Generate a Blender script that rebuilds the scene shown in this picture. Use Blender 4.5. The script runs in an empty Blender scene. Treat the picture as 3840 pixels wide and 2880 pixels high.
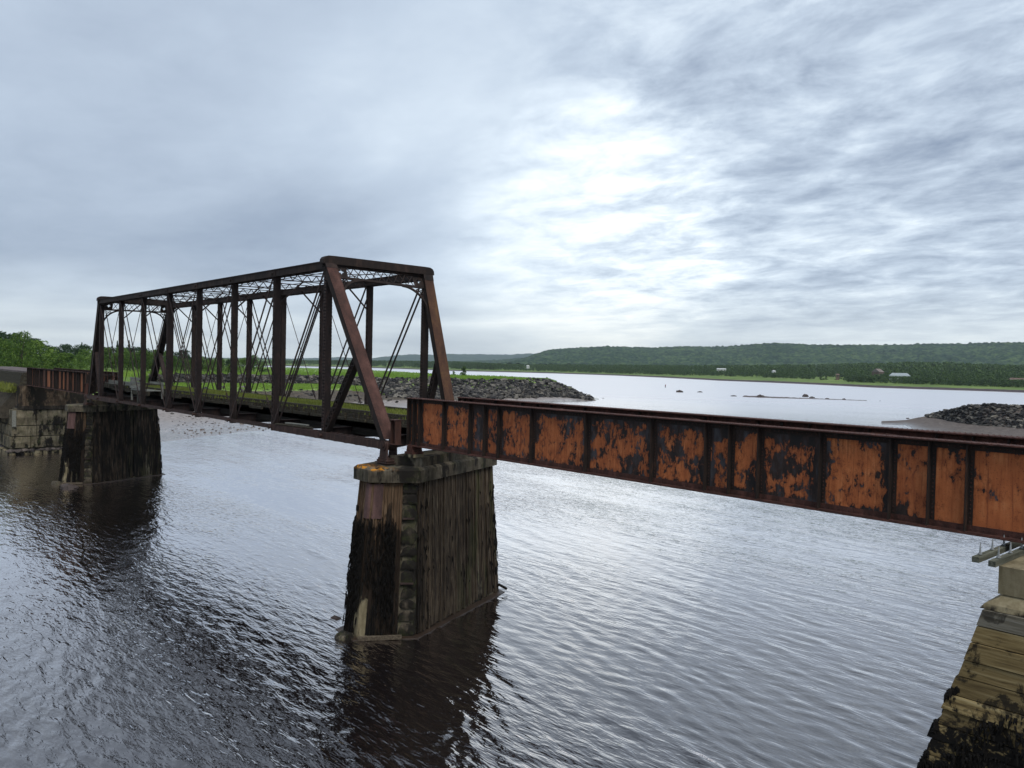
import bpy, math, random
import numpy as np
from mathutils import Vector

R = math.radians
rng = np.random.default_rng(7)
random.seed(7)
S = bpy.context.scene
COL = S.collection

# ------------------------------------------------------------------ camera
CAM = np.array([69.459, -16.567, 3.110])
YAW, PITCH, ROLL, FPX = 2.4156931, -0.0228385, 0.0226326, 2998.39   # focal length in photo pixels (3840 wide)
WZ = -6.85                                                             # water level


def basis():
    f = np.array([math.cos(PITCH) * math.cos(YAW), math.cos(PITCH) * math.sin(YAW), math.sin(PITCH)])
    r = np.array([math.sin(YAW), -math.cos(YAW), 0.0])
    u = np.cross(r, f)
    return r * math.cos(ROLL) + u * math.sin(ROLL), -r * math.sin(ROLL) + u * math.cos(ROLL), f


CR, CU, CF = basis()
cam = bpy.data.cameras.new('camera')
cam.sensor_width = 36.0
cam.lens = 36.0 * FPX / 3840.0
cam.clip_start = 0.1
cam.clip_end = 30000
cam_o = bpy.data.objects.new('camera', cam)
COL.objects.link(cam_o)
from mathutils import Matrix
M3 = Matrix((CR, CU, -CF)).transposed()
cam_o.matrix_world = Matrix.Translation(Vector(CAM)) @ M3.to_4x4()
S.camera = cam_o


def bearing(px):            # compass bearing (world angle) of a photo column at the horizon
    return YAW - math.atan((px - 1920.0) / FPX)


def ground(px, py, z):      # where the sight line through a photo pixel meets the level z
    d = CF + CR * (px - 1920.0) / FPX - CU * (py - 1440.0) / FPX
    t = (z - CAM[2]) / d[2]
    p = CAM + d * t
    return p


def horizon(px):            # photo row of the horizon in a column
    a = (px - 1920.0) / FPX
    return 1440 + FPX * (CF[2] + CR[2] * a) / CU[2]


def dist(px, py, z):
    p = ground(px, py, z)
    return math.hypot(p[0] - CAM[0], p[1] - CAM[1])


# ------------------------------------------------------------------ world, sun, exposure
SUN_EL, SUN_AZ = R(52), R(-15)       # azimuth: world angle the light comes from
w = bpy.data.worlds.new('World')
S.world = w
w.use_nodes = True
WN = w.node_tree
WN.nodes.clear()


def nd(nt, t, **kw):
    n = nt.nodes.new(t)
    for k, v in kw.items():
        if hasattr(n, k) and k not in n.inputs:
            setattr(n, k, v)
        else:
            n.inputs[k].default_value = v
    return n


def lk(nt, a, b):
    nt.links.new(a, b)


def sky_world():
    nt = WN
    out = nd(nt, 'ShaderNodeOutputWorld')
    sky = nd(nt, 'ShaderNodeTexSky')
    sky.sky_type = 'NISHITA'
    sky.sun_disc = False
    sky.sun_elevation = SUN_EL
    sky.sun_rotation = math.pi / 2 - SUN_AZ
    bg1 = nd(nt, 'ShaderNodeBackground')
    bg1.inputs[1].default_value = 0.08
    lk(nt, sky.outputs[0], bg1.inputs[0])
    tc = nd(nt, 'ShaderNodeTexCoord')
    D = tc.outputs['Generated']
    sep = nd(nt, 'ShaderNodeSeparateXYZ')
    lk(nt, D, sep.inputs[0])

    def math_(op, a, b=None, c=None, clamp=False):
        m = nt.nodes.new('ShaderNodeMath')
        m.operation = op
        m.use_clamp = clamp
        for i, x in enumerate((a, b, c)):
            if x is None: continue
            if isinstance(x, (int, float)): m.inputs[i].default_value = x
            else: lk(nt, x, m.inputs[i])
        return m.outputs[0]

    zc = math_('MAXIMUM', sep.outputs[2], 0.0)
    den = math_('ADD', zc, 0.13)
    px = math_('DIVIDE', sep.outputs[0], den)
    py = math_('DIVIDE', sep.outputs[1], den)
    comb = nd(nt, 'ShaderNodeCombineXYZ')
    lk(nt, px, comb.inputs[0]); lk(nt, py, comb.inputs[1])
    P = comb.outputs[0]

    def mapped(rotz, sx, sy, off=(0, 0, 0)):
        m = nd(nt, 'ShaderNodeMapping')
        m.inputs['Rotation'].default_value = (0, 0, rotz)
        m.inputs['Scale'].default_value = (sx, sy, 1)
        m.inputs['Location'].default_value = off
        lk(nt, P, m.inputs[0])
        return m.outputs[0]

    def noise(v, sc, det, rough, dist_=0.0):
        n = nd(nt, 'ShaderNodeTexNoise')
        n.inputs['Scale'].default_value = sc
        n.inputs['Detail'].default_value = det
        n.inputs['Roughness'].default_value = rough
        n.inputs['Distortion'].default_value = dist_
        lk(nt, v, n.inputs['Vector'])
        return n.outputs['Fac']

    # big soft sheets, streaked
    sheet = noise(mapped(-YAW + 0.65, 0.62, 1.25, (3.1, 1.7, 0)), 0.75, 6, 0.50, 0.35)
    # small broken clumps (altocumulus)
    clump = noise(mapped(-YAW + 0.3, 0.95, 1.25, (0.4, 5.2, 0)), 3.6, 10, 0.63, 0.25)
    # bands near the horizon, in direction space
    mb = nd(nt, 'ShaderNodeMapping')
    mb.inputs['Scale'].default_value = (2.0, 2.0, 22.0)
    lk(nt, D, mb.inputs[0])
    bands = noise(mb.outputs[0], 1.1, 6, 0.55, 0.4)

    def lobe(px_, py_, k0, k1):            # smooth mask round a sky direction
        d = CF + CR * (px_ - 1920.0) / FPX - CU * (py_ - 1440.0) / FPX
        d = d / np.linalg.norm(d)
        dp = nt.nodes.new('ShaderNodeVectorMath'); dp.operation = 'DOT_PRODUCT'
        lk(nt, D, dp.inputs[0]); dp.inputs[1].default_value = tuple(d)
        mr = nd(nt, 'ShaderNodeMapRange')
        mr.interpolation_type = 'SMOOTHERSTEP'
        mr.inputs['From Min'].default_value = math.cos(k0)
        mr.inputs['From Max'].default_value = math.cos(k1)
        lk(nt, dp.outputs['Value'], mr.inputs['Value'])
        return mr.outputs[0]

    glow = lobe(2230, 900, R(13), R(1))
    glow2 = lobe(2150, 820, R(25), R(4))
    right = lobe(3900, 500, R(38), R(14))
    slate = lobe(500, 980, R(20), R(2))
    # brightness value
    v = math_('MULTIPLY_ADD', sheet, 0.66, 0.19)
    v = math_('MULTIPLY_ADD', glow2, 0.06, v)
    cl = math_('SUBTRACT', clump, 0.5)
    amt = math_('MULTIPLY_ADD', right, 0.95, 0.14)
    amt = math_('MULTIPLY_ADD', glow, 0.5, amt)
    v = math_('MULTIPLY_ADD', cl, amt, v)
    v = math_('MULTIPLY_ADD', glow, 0.10, v)
    v = math_('MULTIPLY_ADD', slate, -0.13, v)
    # horizon: pale and streaky
    hz = nd(nt, 'ShaderNodeMapRange')
    hz.interpolation_type = 'SMOOTHSTEP'
    hz.inputs['From Min'].default_value = 0.12
    hz.inputs['From Max'].default_value = 0.02
    lk(nt, sep.outputs[2], hz.inputs['Value'])
    hb = math_('MULTIPLY_ADD', bands, 1.1, 0.17)
    mixh = nd(nt, 'ShaderNodeMix'); mixh.data_type = 'FLOAT'
    lk(nt, math_('MULTIPLY', hz.outputs[0], 0.8), mixh.inputs[0]); lk(nt, v, mixh.inputs[2]); lk(nt, hb, mixh.inputs[3])
    v = math_('MULTIPLY_ADD', glow, 0.13, mixh.outputs[0])
    ramp = nd(nt, 'ShaderNodeValToRGB')
    cr = ramp.color_ramp
    cr.elements[0].position = 0.20; cr.elements[0].color = (0.190, 0.240, 0.325, 1)
    cr.elements[1].position = 0.95; cr.elements[1].color = (0.80, 0.85, 0.87, 1)
    for p_, c_ in ((0.40, (0.300, 0.358, 0.445)), (0.55, (0.405, 0.475, 0.565)), (0.72, (0.56, 0.635, 0.71))):
        e = cr.elements.new(p_); e.color = (*c_, 1)
    lk(nt, v, ramp.inputs[0])
    # faint cream close to the horizon
    warm = nd(nt, 'ShaderNodeMix'); warm.data_type = 'RGBA'; warm.blend_type = 'MULTIPLY'
    warm.inputs[7].default_value = (1.0, 0.965, 0.90, 1)
    hz2 = nd(nt, 'ShaderNodeMapRange'); hz2.inputs['From Min'].default_value = 0.11; hz2.inputs['From Max'].default_value = 0.015
    lk(nt, sep.outputs[2], hz2.inputs['Value'])
    lk(nt, hz2.outputs[0], warm.inputs[0]); lk(nt, ramp.outputs[0], warm.inputs[6])
    bg2 = nd(nt, 'ShaderNodeBackground')
    bg2.inputs[1].default_value = 1.0
    lk(nt, warm.outputs[2], bg2.inputs[0])
    mx = nd(nt, 'ShaderNodeMixShader'); mx.inputs[0].default_value = 0.93
    lk(nt, bg1.outputs[0], mx.inputs[1]); lk(nt, bg2.outputs[0], mx.inputs[2])
    lk(nt, mx.outputs[0], out.inputs[0])


sky_world()
sun = bpy.data.lights.new('sun', 'SUN')
sun.energy = 1.5
sun.angle = R(28)
sun.color = (1.0, 0.96, 0.9)
sun_o = bpy.data.objects.new('sun', sun)
COL.objects.link(sun_o)
sd = Vector((math.cos(SUN_EL) * math.cos(SUN_AZ), math.cos(SUN_EL) * math.sin(SUN_AZ), math.sin(SUN_EL)))
sun_o.rotation_euler = sd.to_track_quat('Z', 'Y').to_euler()
S.view_settings.view_transform = 'Standard'
S.view_settings.look = 'None'
S.view_settings.gamma = 1
S.view_settings.exposure = 0.56
S.view_settings.use_curve_mapping = False
S.cycles.use_denoising = True
S.cycles.max_bounces = 6
S.cycles.volume_bounces = 0
S.cycles.transparent_max_bounces = 8
S.cycles.caustics_reflective = False
S.cycles.caustics_refractive = False


# ------------------------------------------------------------------ material helpers
class Mt:
    def __init__(s, name, rough=0.8, metal=0.0, spec=0.3):
        s.m = bpy.data.materials.new(name)
        s.m.use_nodes = True
        s.nt = s.m.node_tree
        s.b = s.nt.nodes['Principled BSDF']
        s.b.inputs['Roughness'].default_value = rough
        s.b.inputs['Metallic'].default_value = metal
        s.b.inputs['Specular IOR Level'].default_value = spec
        s.tc = s.nt.nodes.new('ShaderNodeTexCoord')
        s.geo = s.nt.nodes.new('ShaderNodeNewGeometry')

    def obj(s): return s.tc.outputs['Object']
    def gen(s): return s.tc.outputs['Generated']
    def pos(s): return s.geo.outputs['Position']

    def map(s, v, scale=(1, 1, 1), loc=(0, 0, 0), rot=(0, 0, 0)):
        m = s.nt.nodes.new('ShaderNodeMapping')
        m.inputs['Scale'].default_value = scale
        m.inputs['Location'].default_value = loc
        m.inputs['Rotation'].default_value = rot
        lk(s.nt, v, m.inputs[0])
        return m.outputs[0]

    def noise(s, v, sc=1.0, det=4, rough=0.55, dist_=0.0):
        n = s.nt.nodes.new('ShaderNodeTexNoise')
        n.inputs['Scale'].default_value = sc
        n.inputs['Detail'].default_value = det
        n.inputs['Roughness'].default_value = rough
        n.inputs['Distortion'].default_value = dist_
        lk(s.nt, v, n.inputs['Vector'])
        return n.outputs['Fac']

    def vor(s, v, sc=1.0, out='Color', feature='F1'):
        n = s.nt.nodes.new('ShaderNodeTexVoronoi')
        n.feature = feature
        n.inputs['Scale'].default_value = sc
        lk(s.nt, v, n.inputs['Vector'])
        return n.outputs[out]

    def math(s, op, a, b=None, c=None, clamp=False):
        m = s.nt.nodes.new('ShaderNodeMath')
        m.operation = op
        m.use_clamp = clamp
        for i, x in enumerate((a, b, c)):
            if x is None: continue
            if isinstance(x, (int, float)): m.inputs[i].default_value = x
            else: lk(s.nt, x, m.inputs[i])
        return m.outputs[0]

    def sep(s, v):
        n = s.nt.nodes.new('ShaderNodeSeparateXYZ')
        lk(s.nt, v, n.inputs[0])
        return n.outputs

    def rng(s, v, a, b, lo=0.0, hi=1.0, smooth=True):
        n = s.nt.nodes.new('ShaderNodeMapRange')
        if smooth: n.interpolation_type = 'SMOOTHSTEP'
        n.inputs['From Min'].default_value = a
        n.inputs['From Max'].default_value = b
        n.inputs['To Min'].default_value = lo
        n.inputs['To Max'].default_value = hi
        lk(s.nt, v, n.inputs['Value'])
        return n.outputs[0]

    def ramp(s, v, stops):
        n = s.nt.nodes.new('ShaderNodeValToRGB')
        cr = n.color_ramp
        cr.elements[0].position = stops[0][0]; cr.elements[0].color = (*stops[0][1], 1)
        cr.elements[1].position = stops[-1][0]; cr.elements[1].color = (*stops[-1][1], 1)
        for p_, c_ in stops[1:-1]:
            e = cr.elements.new(p_); e.color = (*c_, 1)
        lk(s.nt, v, n.inputs[0])
        return n.outputs[0]

    def mix(s, f, a, b, mode='MIX'):
        n = s.nt.nodes.new('ShaderNodeMix')
        n.data_type = 'RGBA'
        n.blend_type = mode
        for i, x in ((0, f), (6, a), (7, b)):
            if isinstance(x, (int, float)): n.inputs[i].default_value = x
            elif isinstance(x, tuple): n.inputs[i].default_value = (*x, 1)
            else: lk(s.nt, x, n.inputs[i])
        return n.outputs[2]

    def rand(s):
        n = s.nt.nodes.new('ShaderNodeObjectInfo')
        return n.outputs['Random']

    def island(s): return s.geo.outputs['Random Per Island']

    def attr(s, name):
        n = s.nt.nodes.new('ShaderNodeAttribute')
        n.attribute_type = 'OBJECT'
        n.attribute_name = name
        return n.outputs['Fac']

    def color(s, c):
        if isinstance(c, tuple): s.b.inputs['Base Color'].default_value = (*c, 1)
        else: lk(s.nt, c, s.b.inputs['Base Color'])
        return s

    def rough(s, r): lk(s.nt, r, s.b.inputs['Roughness'])

    def bump(s, h, strength=0.5, distance=0.02, prev=None):
        n = s.nt.nodes.new('ShaderNodeBump')
        n.inputs['Strength'].default_value = strength
        n.inputs['Distance'].default_value = distance
        lk(s.nt, h, n.inputs['Height'])
        if prev is not None: lk(s.nt, prev, n.inputs['Normal'])
        lk(s.nt, n.outputs[0], s.b.inputs['Normal'])
        return n.outputs[0]


def rust(name, dark, mid, light, scale=3.0, lo=0.35, hi=0.7, rough=0.85, streak=1.0):
    t = Mt(name, rough, 0.0, 0.3)
    a = t.noise(t.map(t.pos(), (1, 1, 0.35 * streak)), scale, 7, 0.65, 0.3)
    b = t.noise(t.pos(), scale * 9, 4, 0.6)
    v = t.math('ADD', t.math('MULTIPLY', a, 0.75), t.math('MULTIPLY', b, 0.25))
    t.color(t.ramp(v, [(lo, dark), ((lo + hi) / 2, mid), (hi, light)]))
    t.bump(t.noise(t.pos(), 40, 4, 0.7), 0.5, 0.006)
    return t.m


M = {}
M['rust_dark'] = rust('dark_rusty_steel', (0.008, 0.006, 0.0055), (0.020, 0.0125, 0.010), (0.055, 0.032, 0.024))
M['rust_black'] = rust('black_rusty_steel', (0.006, 0.004, 0.004), (0.016, 0.0095, 0.0085), (0.046, 0.025, 0.020), 4.0)
M['rust_red'] = rust('reddish_brown_steel', (0.022, 0.012, 0.009), (0.064, 0.029, 0.022), (0.125, 0.060, 0.048), 2.6, 0.3, 0.72)
M['rust_ochre'] = rust('ochre_brown_steel', (0.022, 0.012, 0.009), (0.070, 0.033, 0.020), (0.145, 0.075, 0.030), 1.5, 0.3, 0.72)
M['rust_flange'] = rust('rusty_flange_steel', (0.018, 0.009, 0.007), (0.055, 0.022, 0.016), (0.13, 0.052, 0.038), 5.0, 0.3, 0.7)
M['rust_chord'] = rust('brown_chord_steel', (0.012, 0.008, 0.007), (0.036, 0.019, 0.015), (0.085, 0.048, 0.038), 4.0, 0.3, 0.7)
M['rust_bar'] = rust('grey_brown_bar_steel', (0.016, 0.010, 0.009), (0.034, 0.021, 0.018), (0.080, 0.050, 0.042), 6.0)
M['rust_stiff'] = rust('blackened_stiffener_steel', (0.012, 0.009, 0.008), (0.026, 0.016, 0.012), (0.09, 0.038, 0.02), 6.0, 0.4, 0.75)


def web_mat():
    t = Mt('flaking_orange_primer', 0.75, 0.0, 0.3)
    P = t.pos()
    g = t.sep(t.gen())
    peel = t.attr('peel')
    # distance to the panel's edge
    ex = t.math('MINIMUM', g[0], t.math('SUBTRACT', 1.0, g[0]))
    ez = t.math('MINIMUM', g[2], t.math('SUBTRACT', 1.0, g[2]))
    e = t.math('MINIMUM', ex, ez)
    edge = t.rng(e, 0.0, 0.16, 0.10, 0.0)
    top = t.rng(g[2], 0.72, 1.0, 0.0, 0.07)
    n1 = t.noise(t.map(P, (1.0, 1.0, 0.8)), 3.2, 10, 0.70, 0.35)
    n2 = t.noise(t.map(P, (1.0, 1.0, 0.45), (7, 3, 1)), 9.0, 8, 0.74, 0.4)
    n3 = t.noise(t.map(P, (1, 1, 1), (2, 2, 8)), 1.3, 3, 0.5)
    v = t.math('ADD', t.math('MULTIPLY', n1, 0.42), t.math('MULTIPLY', n2, 0.40))
    v = t.math('MULTIPLY_ADD', n3, 0.30, t.math('SUBTRACT', v, 0.055))
    v = t.math('ADD', v, edge)
    v = t.math('MULTIPLY_ADD', top, t.math('GREATER_THAN', peel, 0.55), v)
    v = t.math('MULTIPLY_ADD', peel, 0.12, v)
    mask = t.rng(v, 0.60, 0.612)
    halo = t.rng(v, 0.53, 0.612)
    # orange coat
    st = t.noise(t.map(P, (1, 1, 0.10)), 11, 5, 0.6)
    s2 = t.noise(P, 2.3, 5, 0.6)
    o = t.ramp(t.math('ADD', t.math('MULTIPLY', st, 0.5), t.math('MULTIPLY', s2, 0.5)),
               [(0.32, (0.26, 0.068, 0.021)), (0.5, (0.44, 0.130, 0.040)), (0.68, (0.58, 0.215, 0.078))])
    runs = t.rng(t.noise(t.map(P, (1, 1, 0.05), (5, 0, 0)), 16, 4, 0.6), 0.53, 0.66)
    o = t.mix(t.math('MULTIPLY', runs, 0.55), o, (0.13, 0.034, 0.014))
    o = t.mix(t.math('MULTIPLY', t.rand(), 0.35), o, (0.24, 0.062, 0.024))
    speck = t.rng(t.noise(P, 38, 4, 0.7), 0.60, 0.66)
    o = t.mix(t.math('MULTIPLY', speck, 0.8), o, (0.030, 0.014, 0.010))
    o = t.mix(t.math('MULTIPLY', halo, 0.6), o, (0.12, 0.030, 0.012))
    # bare / slate patches
    k = t.noise(t.map(P, (1, 1, 0.3), (2, 9, 4)), 4.5, 6, 0.6)
    k2 = t.ramp(k, [(0.38, (0.008, 0.006, 0.006)), (0.49, (0.026, 0.015, 0.012)), (0.56, (0.036, 0.033, 0.036)), (0.7, (0.066, 0.066, 0.072))])
    t.color(t.mix(mask, o, k2))
    h = t.math('ADD', t.math('MULTIPLY', mask, -0.6), t.math('MULTIPLY', t.noise(P, 28, 4, 0.7), 0.5))
    t.bump(h, 0.7, 0.008)
    return t.m


M['web'] = web_mat()


def concrete(name, a, b, c, moss=0.0, lichen=False, dark=0.0):
    t = Mt(name, 0.9, 0, 0.2)
    P = t.pos()
    v = t.math('ADD', t.math('MULTIPLY', t.noise(P, 1.6, 8, 0.65, 0.2), 0.6), t.math('MULTIPLY', t.noise(t.map(P, (1, 1, .2)), 9, 5, 0.6), 0.4))
    col = t.ramp(v, [(0.33, a), (0.5, b), (0.68, c)])
    if dark:
        col = t.mix(t.rng(t.noise(t.map(P, (1, 1, .45), (5, 1, 2)), 1.3, 7, 0.65), 0.52 - dark * .12, 0.60 - dark * .1), col, (0.012, 0.010, 0.008))
    if moss:
        col = t.mix(t.math('MULTIPLY', t.rng(t.noise(P, 2.2, 6, 0.7), 0.5, 0.62), moss), col, (0.05, 0.06, 0.016))
    if lichen:
        g = t.sep(t.pos())
        m = t.math('MULTIPLY', t.rng(t.noise(P, 5.5, 5, 0.7), 0.46, 0.58), t.math('MULTIPLY', t.math('MULTIPLY', t.rng(g[2], -0.86, -0.76), t.rng(g[2], -0.66, -0.70)), t.rng(g[1], -0.3, -1.15)))
        col = t.mix(m, col, (0.50, 0.20, 0.012))
    t.color(col)
    t.bump(t.noise(P, 30, 5, 0.7), 0.6, 0.012)
    return t.m


M['cap'] = concrete('weathered_cap_concrete', (0.022, 0.018, 0.013), (0.078, 0.065, 0.046), (0.19, 0.165, 0.125), 0.2, True, 0.15)
M['concrete'] = concrete('stained_concrete', (0.03, 0.026, 0.02), (0.09, 0.076, 0.054), (0.20, 0.17, 0.12), 0.4, False, 0.2)
M['concrete_tan'] = concrete('tan_concrete', (0.10, 0.080, 0.045), (0.20, 0.165, 0.10), (0.30, 0.26, 0.17), 0.1, False, 0.25)
M['stone'] = concrete('pier_stone', (0.012, 0.010, 0.008), (0.045, 0.036, 0.026), (0.13, 0.105, 0.075), 0.3, False, 0.9)
M['block'] = concrete('abutment_stone', (0.055, 0.045, 0.030), (0.14, 0.118, 0.078), (0.26, 0.225, 0.155), 0.3, False, 0.15)


def plank_mat(black=0.0):
    t = Mt('blackened_sheathing_wood' if black else 'weathered_sheathing_wood', 0.9, 0, 0.15)
    P = t.pos(); o = t.sep(P)
    rnd = t.rand()
    g = t.noise(t.map(P, (1, 1, 0.045)), 26, 5, 0.65, 0.25)
    base = t.ramp(g, [(0.34, (0.006, 0.005, 0.004)), (0.46, (0.045, 0.032, 0.022)), (0.58, (0.115, 0.085, 0.056)), (0.72, (0.23, 0.19, 0.135))])
    base = t.mix(t.math('MULTIPLY', rnd, 0.55), base, (0.030, 0.022, 0.016))
    # green algae on some upper boards
    base = t.mix(t.math('MULTIPLY', t.rng(t.noise(t.map(P, (1, 1, .25), (3, 0, 0)), 1.2, 5, 0.6), 0.5, 0.6), t.rng(o[1], 2.0, 4.5, 0.0, 0.45)), base, (0.045, 0.055, 0.018))
    # brown tint face
    base = t.mix(t.rng(o[1], 0.4, 0.0, 0.0, 0.45), base, t.mix(g, (0.03, 0.018, 0.010), (0.24, 0.135, 0.070)))
    # black weed / tar: everywhere below the tide line, ragged
    tl = t.math('MULTIPLY_ADD', t.noise(t.map(P, (1, 1, 0.28)), 2.4, 8, 0.68, 0.4), 5.2, -5.3)
    below = t.math('SUBTRACT', tl, o[2])
    m = t.rng(below, -0.25, 0.15)
    patch = t.rng(t.noise(t.map(P, (1, 1, 0.22), (9, 2, 7)), 2.2, 7, 0.68), 0.46, 0.54)
    side = t.rng(o[1], 1.0, 0.1, 0.42, 1.0)
    m = t.math('MULTIPLY', t.math('MULTIPLY', m, side), t.math('MAXIMUM', patch, t.rng(o[1], 1.2, 0.2, 0.0, 0.85)))
    if black:
        tar = t.rng(t.noise(t.map(P, (1, 1, 0.12), (2, 4, 1)), 5.0, 6, 0.65), 0.62, 0.46)
        m = t.math('MAXIMUM', m, t.math('MULTIPLY', tar, black))
    t.color(t.mix(m, base, (0.006, 0.005, 0.0045)))
    t.bump(g, 0.8, 0.02)
    return t.m


M['plank'] = plank_mat()
M['plank_black'] = plank_mat(0.93)


def wood(name, a, b, c, axis=0, sc=18, stain=0.0, tide=None):
    t = Mt(name, 0.88, 0, 0.15)
    P = t.pos()
    s = [1, 1, 1]; s[axis] = 0.06
    g = t.noise(t.map(P, tuple(s)), sc, 6, 0.65, 0.3)
    col = t.ramp(g, [(0.32, a), (0.5, b), (0.68, c)])
    col = t.mix(t.math('MULTIPLY', t.rand(), 0.75 if stain else 0.35), col, tuple(x * .7 for x in a))
    if stain:
        col = t.mix(t.math('MULTIPLY', t.rng(t.noise(P, 1.8, 8, 0.7, 0.5), 0.52, 0.60), stain), col, (0.012, 0.010, 0.008))
    if tide is not None:
        o = t.sep(P)
        n = t.noise(t.map(P, (1, 1, .5)), 2.2, 8, 0.7, 0.6)
        m = t.rng(t.math('SUBTRACT', t.math('MULTIPLY_ADD', n, 2.6, tide - 1.3), o[2]), -0.1, 0.1)
        m2 = t.rng(t.noise(t.map(P, (1, 1, 1.6), (3, 3, 3)), 1.7, 7, 0.7), 0.40, 0.47)
        col = t.mix(t.math('MULTIPLY', m, m2), col, (0.007, 0.006, 0.005))
    t.color(col)
    t.bump(g, 0.8, 0.012)
    return t.m


M['tie'] = wood('mossy_tie_wood', (0.018, 0.015, 0.012), (0.055, 0.047, 0.034), (0.12, 0.11, 0.075), 1)
M['deck_dark'] = wood('tarred_stringer_wood', (0.007, 0.006, 0.005), (0.013, 0.011, 0.009), (0.028, 0.023, 0.018), 0)
M['grey_wood'] = wood('silvered_wood', (0.10, 0.10, 0.085), (0.22, 0.22, 0.19), (0.36, 0.36, 0.32), 0, 22)
M['crib'] = wood('yellowed_crib_boards', (0.09, 0.062, 0.028), (0.27, 0.195, 0.085), (0.47, 0.37, 0.19), 0, 14, 0.9, -2.9)
M['crib_grey'] = wood('greyed_crib_board', (0.10, 0.085, 0.06), (0.26, 0.24, 0.19), (0.40, 0.38, 0.32), 0, 16, 0.7)
M['bearing_wood'] = wood('pale_green_grey_timber', (0.05, 0.052, 0.040), (0.115, 0.118, 0.09), (0.21, 0.21, 0.165), 1, 14, 0.3)


def simple(name, stops, sc=5.0, rough=0.9, spec=0.2, bump=(20, 0.4, 0.02), island=0.0, rand=0.0, posmap=(1, 1, 1)):
    t = Mt(name, rough, 0, spec)
    v = t.noise(t.map(t.pos(), posmap), sc, 6, 0.62, 0.2)
    if island: v = t.math('ADD', t.math('MULTIPLY', v, 1 - island), t.math('MULTIPLY', t.island(), island))
    if rand: v = t.math('ADD', t.math('MULTIPLY', v, 1 - rand), t.math('MULTIPLY', t.rand(), rand))
    t.color(t.ramp(v, stops))
    if bump: t.bump(t.noise(t.pos(), bump[0], 4, 0.6), bump[1], bump[2])
    return t.m


M['weed'] = simple('black_rockweed', [(0.3, (0.002, 0.0018, 0.0016)), (0.7, (0.008, 0.0065, 0.005))], 20, 0.85, 0.15)
M['rip'] = simple('riprap_stone', [(0.22, (0.008, 0.0075, 0.008)), (0.46, (0.026, 0.024, 0.024)), (0.66, (0.080, 0.073, 0.064)), (0.88, (0.22, 0.20, 0.165))], 1.2, 0.85, 0.25, (9, 0.6, 0.05), 0.62)
M['rip_obj'] = simple('riprap_stone_block', [(0.22, (0.008, 0.0075, 0.008)), (0.46, (0.026, 0.024, 0.024)), (0.66, (0.080, 0.073, 0.064)), (0.88, (0.22, 0.20, 0.165))], 1.2, 0.85, 0.25, (9, 0.6, 0.05), 0.0, 0.62)
M['rock'] = simple('wet_river_rock', [(0.3, (0.02, 0.014, 0.012)), (0.7, (0.10, 0.075, 0.065))], 2, 0.7, 0.3)
M['gravel'] = simple('gravel_bar', [(0.3, (0.05, 0.038, 0.036)), (0.7, (0.16, 0.125, 0.115))], 1.0, 0.8, 0.3, (3, 0.8, 0.1))
M['dirt'] = simple('dark_approach_dirt', [(0.3, (0.018, 0.014, 0.010)), (0.7, (0.07, 0.058, 0.04))], 2.0, 0.9, 0.2, (6, 0.8, 0.06))
M['peb'] = simple('beach_stones', [(0.2, (0.03, 0.024, 0.022)), (0.8, (0.16, 0.13, 0.11))], 2, 0.8, 0.3, None, 0.7)


def land_mat():
    t = Mt('river_bank_ground', 0.9, 0, 0.25)
    P = t.pos(); o = t.sep(P)
    n = t.noise(P, 0.25, 7, 0.6)
    n2 = t.noise(P, 1.6, 6, 0.65)
    mud = t.ramp(n2, [(0.3, (0.11, 0.092, 0.085)), (0.5, (0.24, 0.21, 0.195)), (0.7, (0.36, 0.325, 0.305))])
    dirt = t.ramp(n2, [(0.35, (0.022, 0.017, 0.012)), (0.6, (0.09, 0.068, 0.045)), (0.75, (0.14, 0.11, 0.075))])
    grass = t.ramp(t.noise(t.map(P, (1, 1, 1)), 0.35, 8, 0.7), [(0.3, (0.075, 0.135, 0.020)), (0.5, (0.145, 0.235, 0.034)), (0.7, (0.23, 0.31, 0.060))])
    z = t.math('MULTIPLY_ADD', n, 0.5, t.math('SUBTRACT', o[2], 0.25))
    col = t.mix(t.rng(z, -5.9, -5.5), mud, dirt)
    col = t.mix(t.rng(z, -3.95, -3.7), col, grass)
    t.color(col)
    # wet mud is shiny near the water
    t.rough(t.rng(t.math('MULTIPLY_ADD', n2, 0.5, o[2]), -6.5, -5.7, 0.12, 0.9))
    t.b.inputs['Specular IOR Level'].default_value = 0.5
    t.bump(t.math('ADD', t.noise(P, 1.2, 6, 0.6), t.math('MULTIPLY', t.noise(P, 6, 4, .6), .2)), 0.5, 0.12)
    return t.m


M['land'] = land_mat()


def far_land_mat():
    t = Mt('far_shore_ground', 0.9, 0, 0.2)
    P = t.pos(); o = t.sep(P)
    n = t.noise(P, 0.05, 7, 0.65)
    mud = t.ramp(t.noise(P, 0.3, 6, .6), [(0.35, (0.030, 0.022, 0.026)), (0.65, (0.085, 0.062, 0.066))])
    grass = t.ramp(n, [(0.35, (0.06, 0.105, 0.022)), (0.5, (0.115, 0.175, 0.035)), (0.65, (0.17, 0.215, 0.06))])
    z = t.math('MULTIPLY_ADD', t.noise(P, 0.12, 5, .6), 0.6, t.math('SUBTRACT', o[2], 0.3))
    sand = t.mix(t.rng(o[2], -6.80, -6.70), (0.42, 0.38, 0.33), mud)
    t.color(t.mix(t.rng(z, -5.5, -5.3), sand, grass))
    t.bump(n, 0.5, 0.5)
    return t.m


M['far_land'] = far_land_mat()


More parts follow.
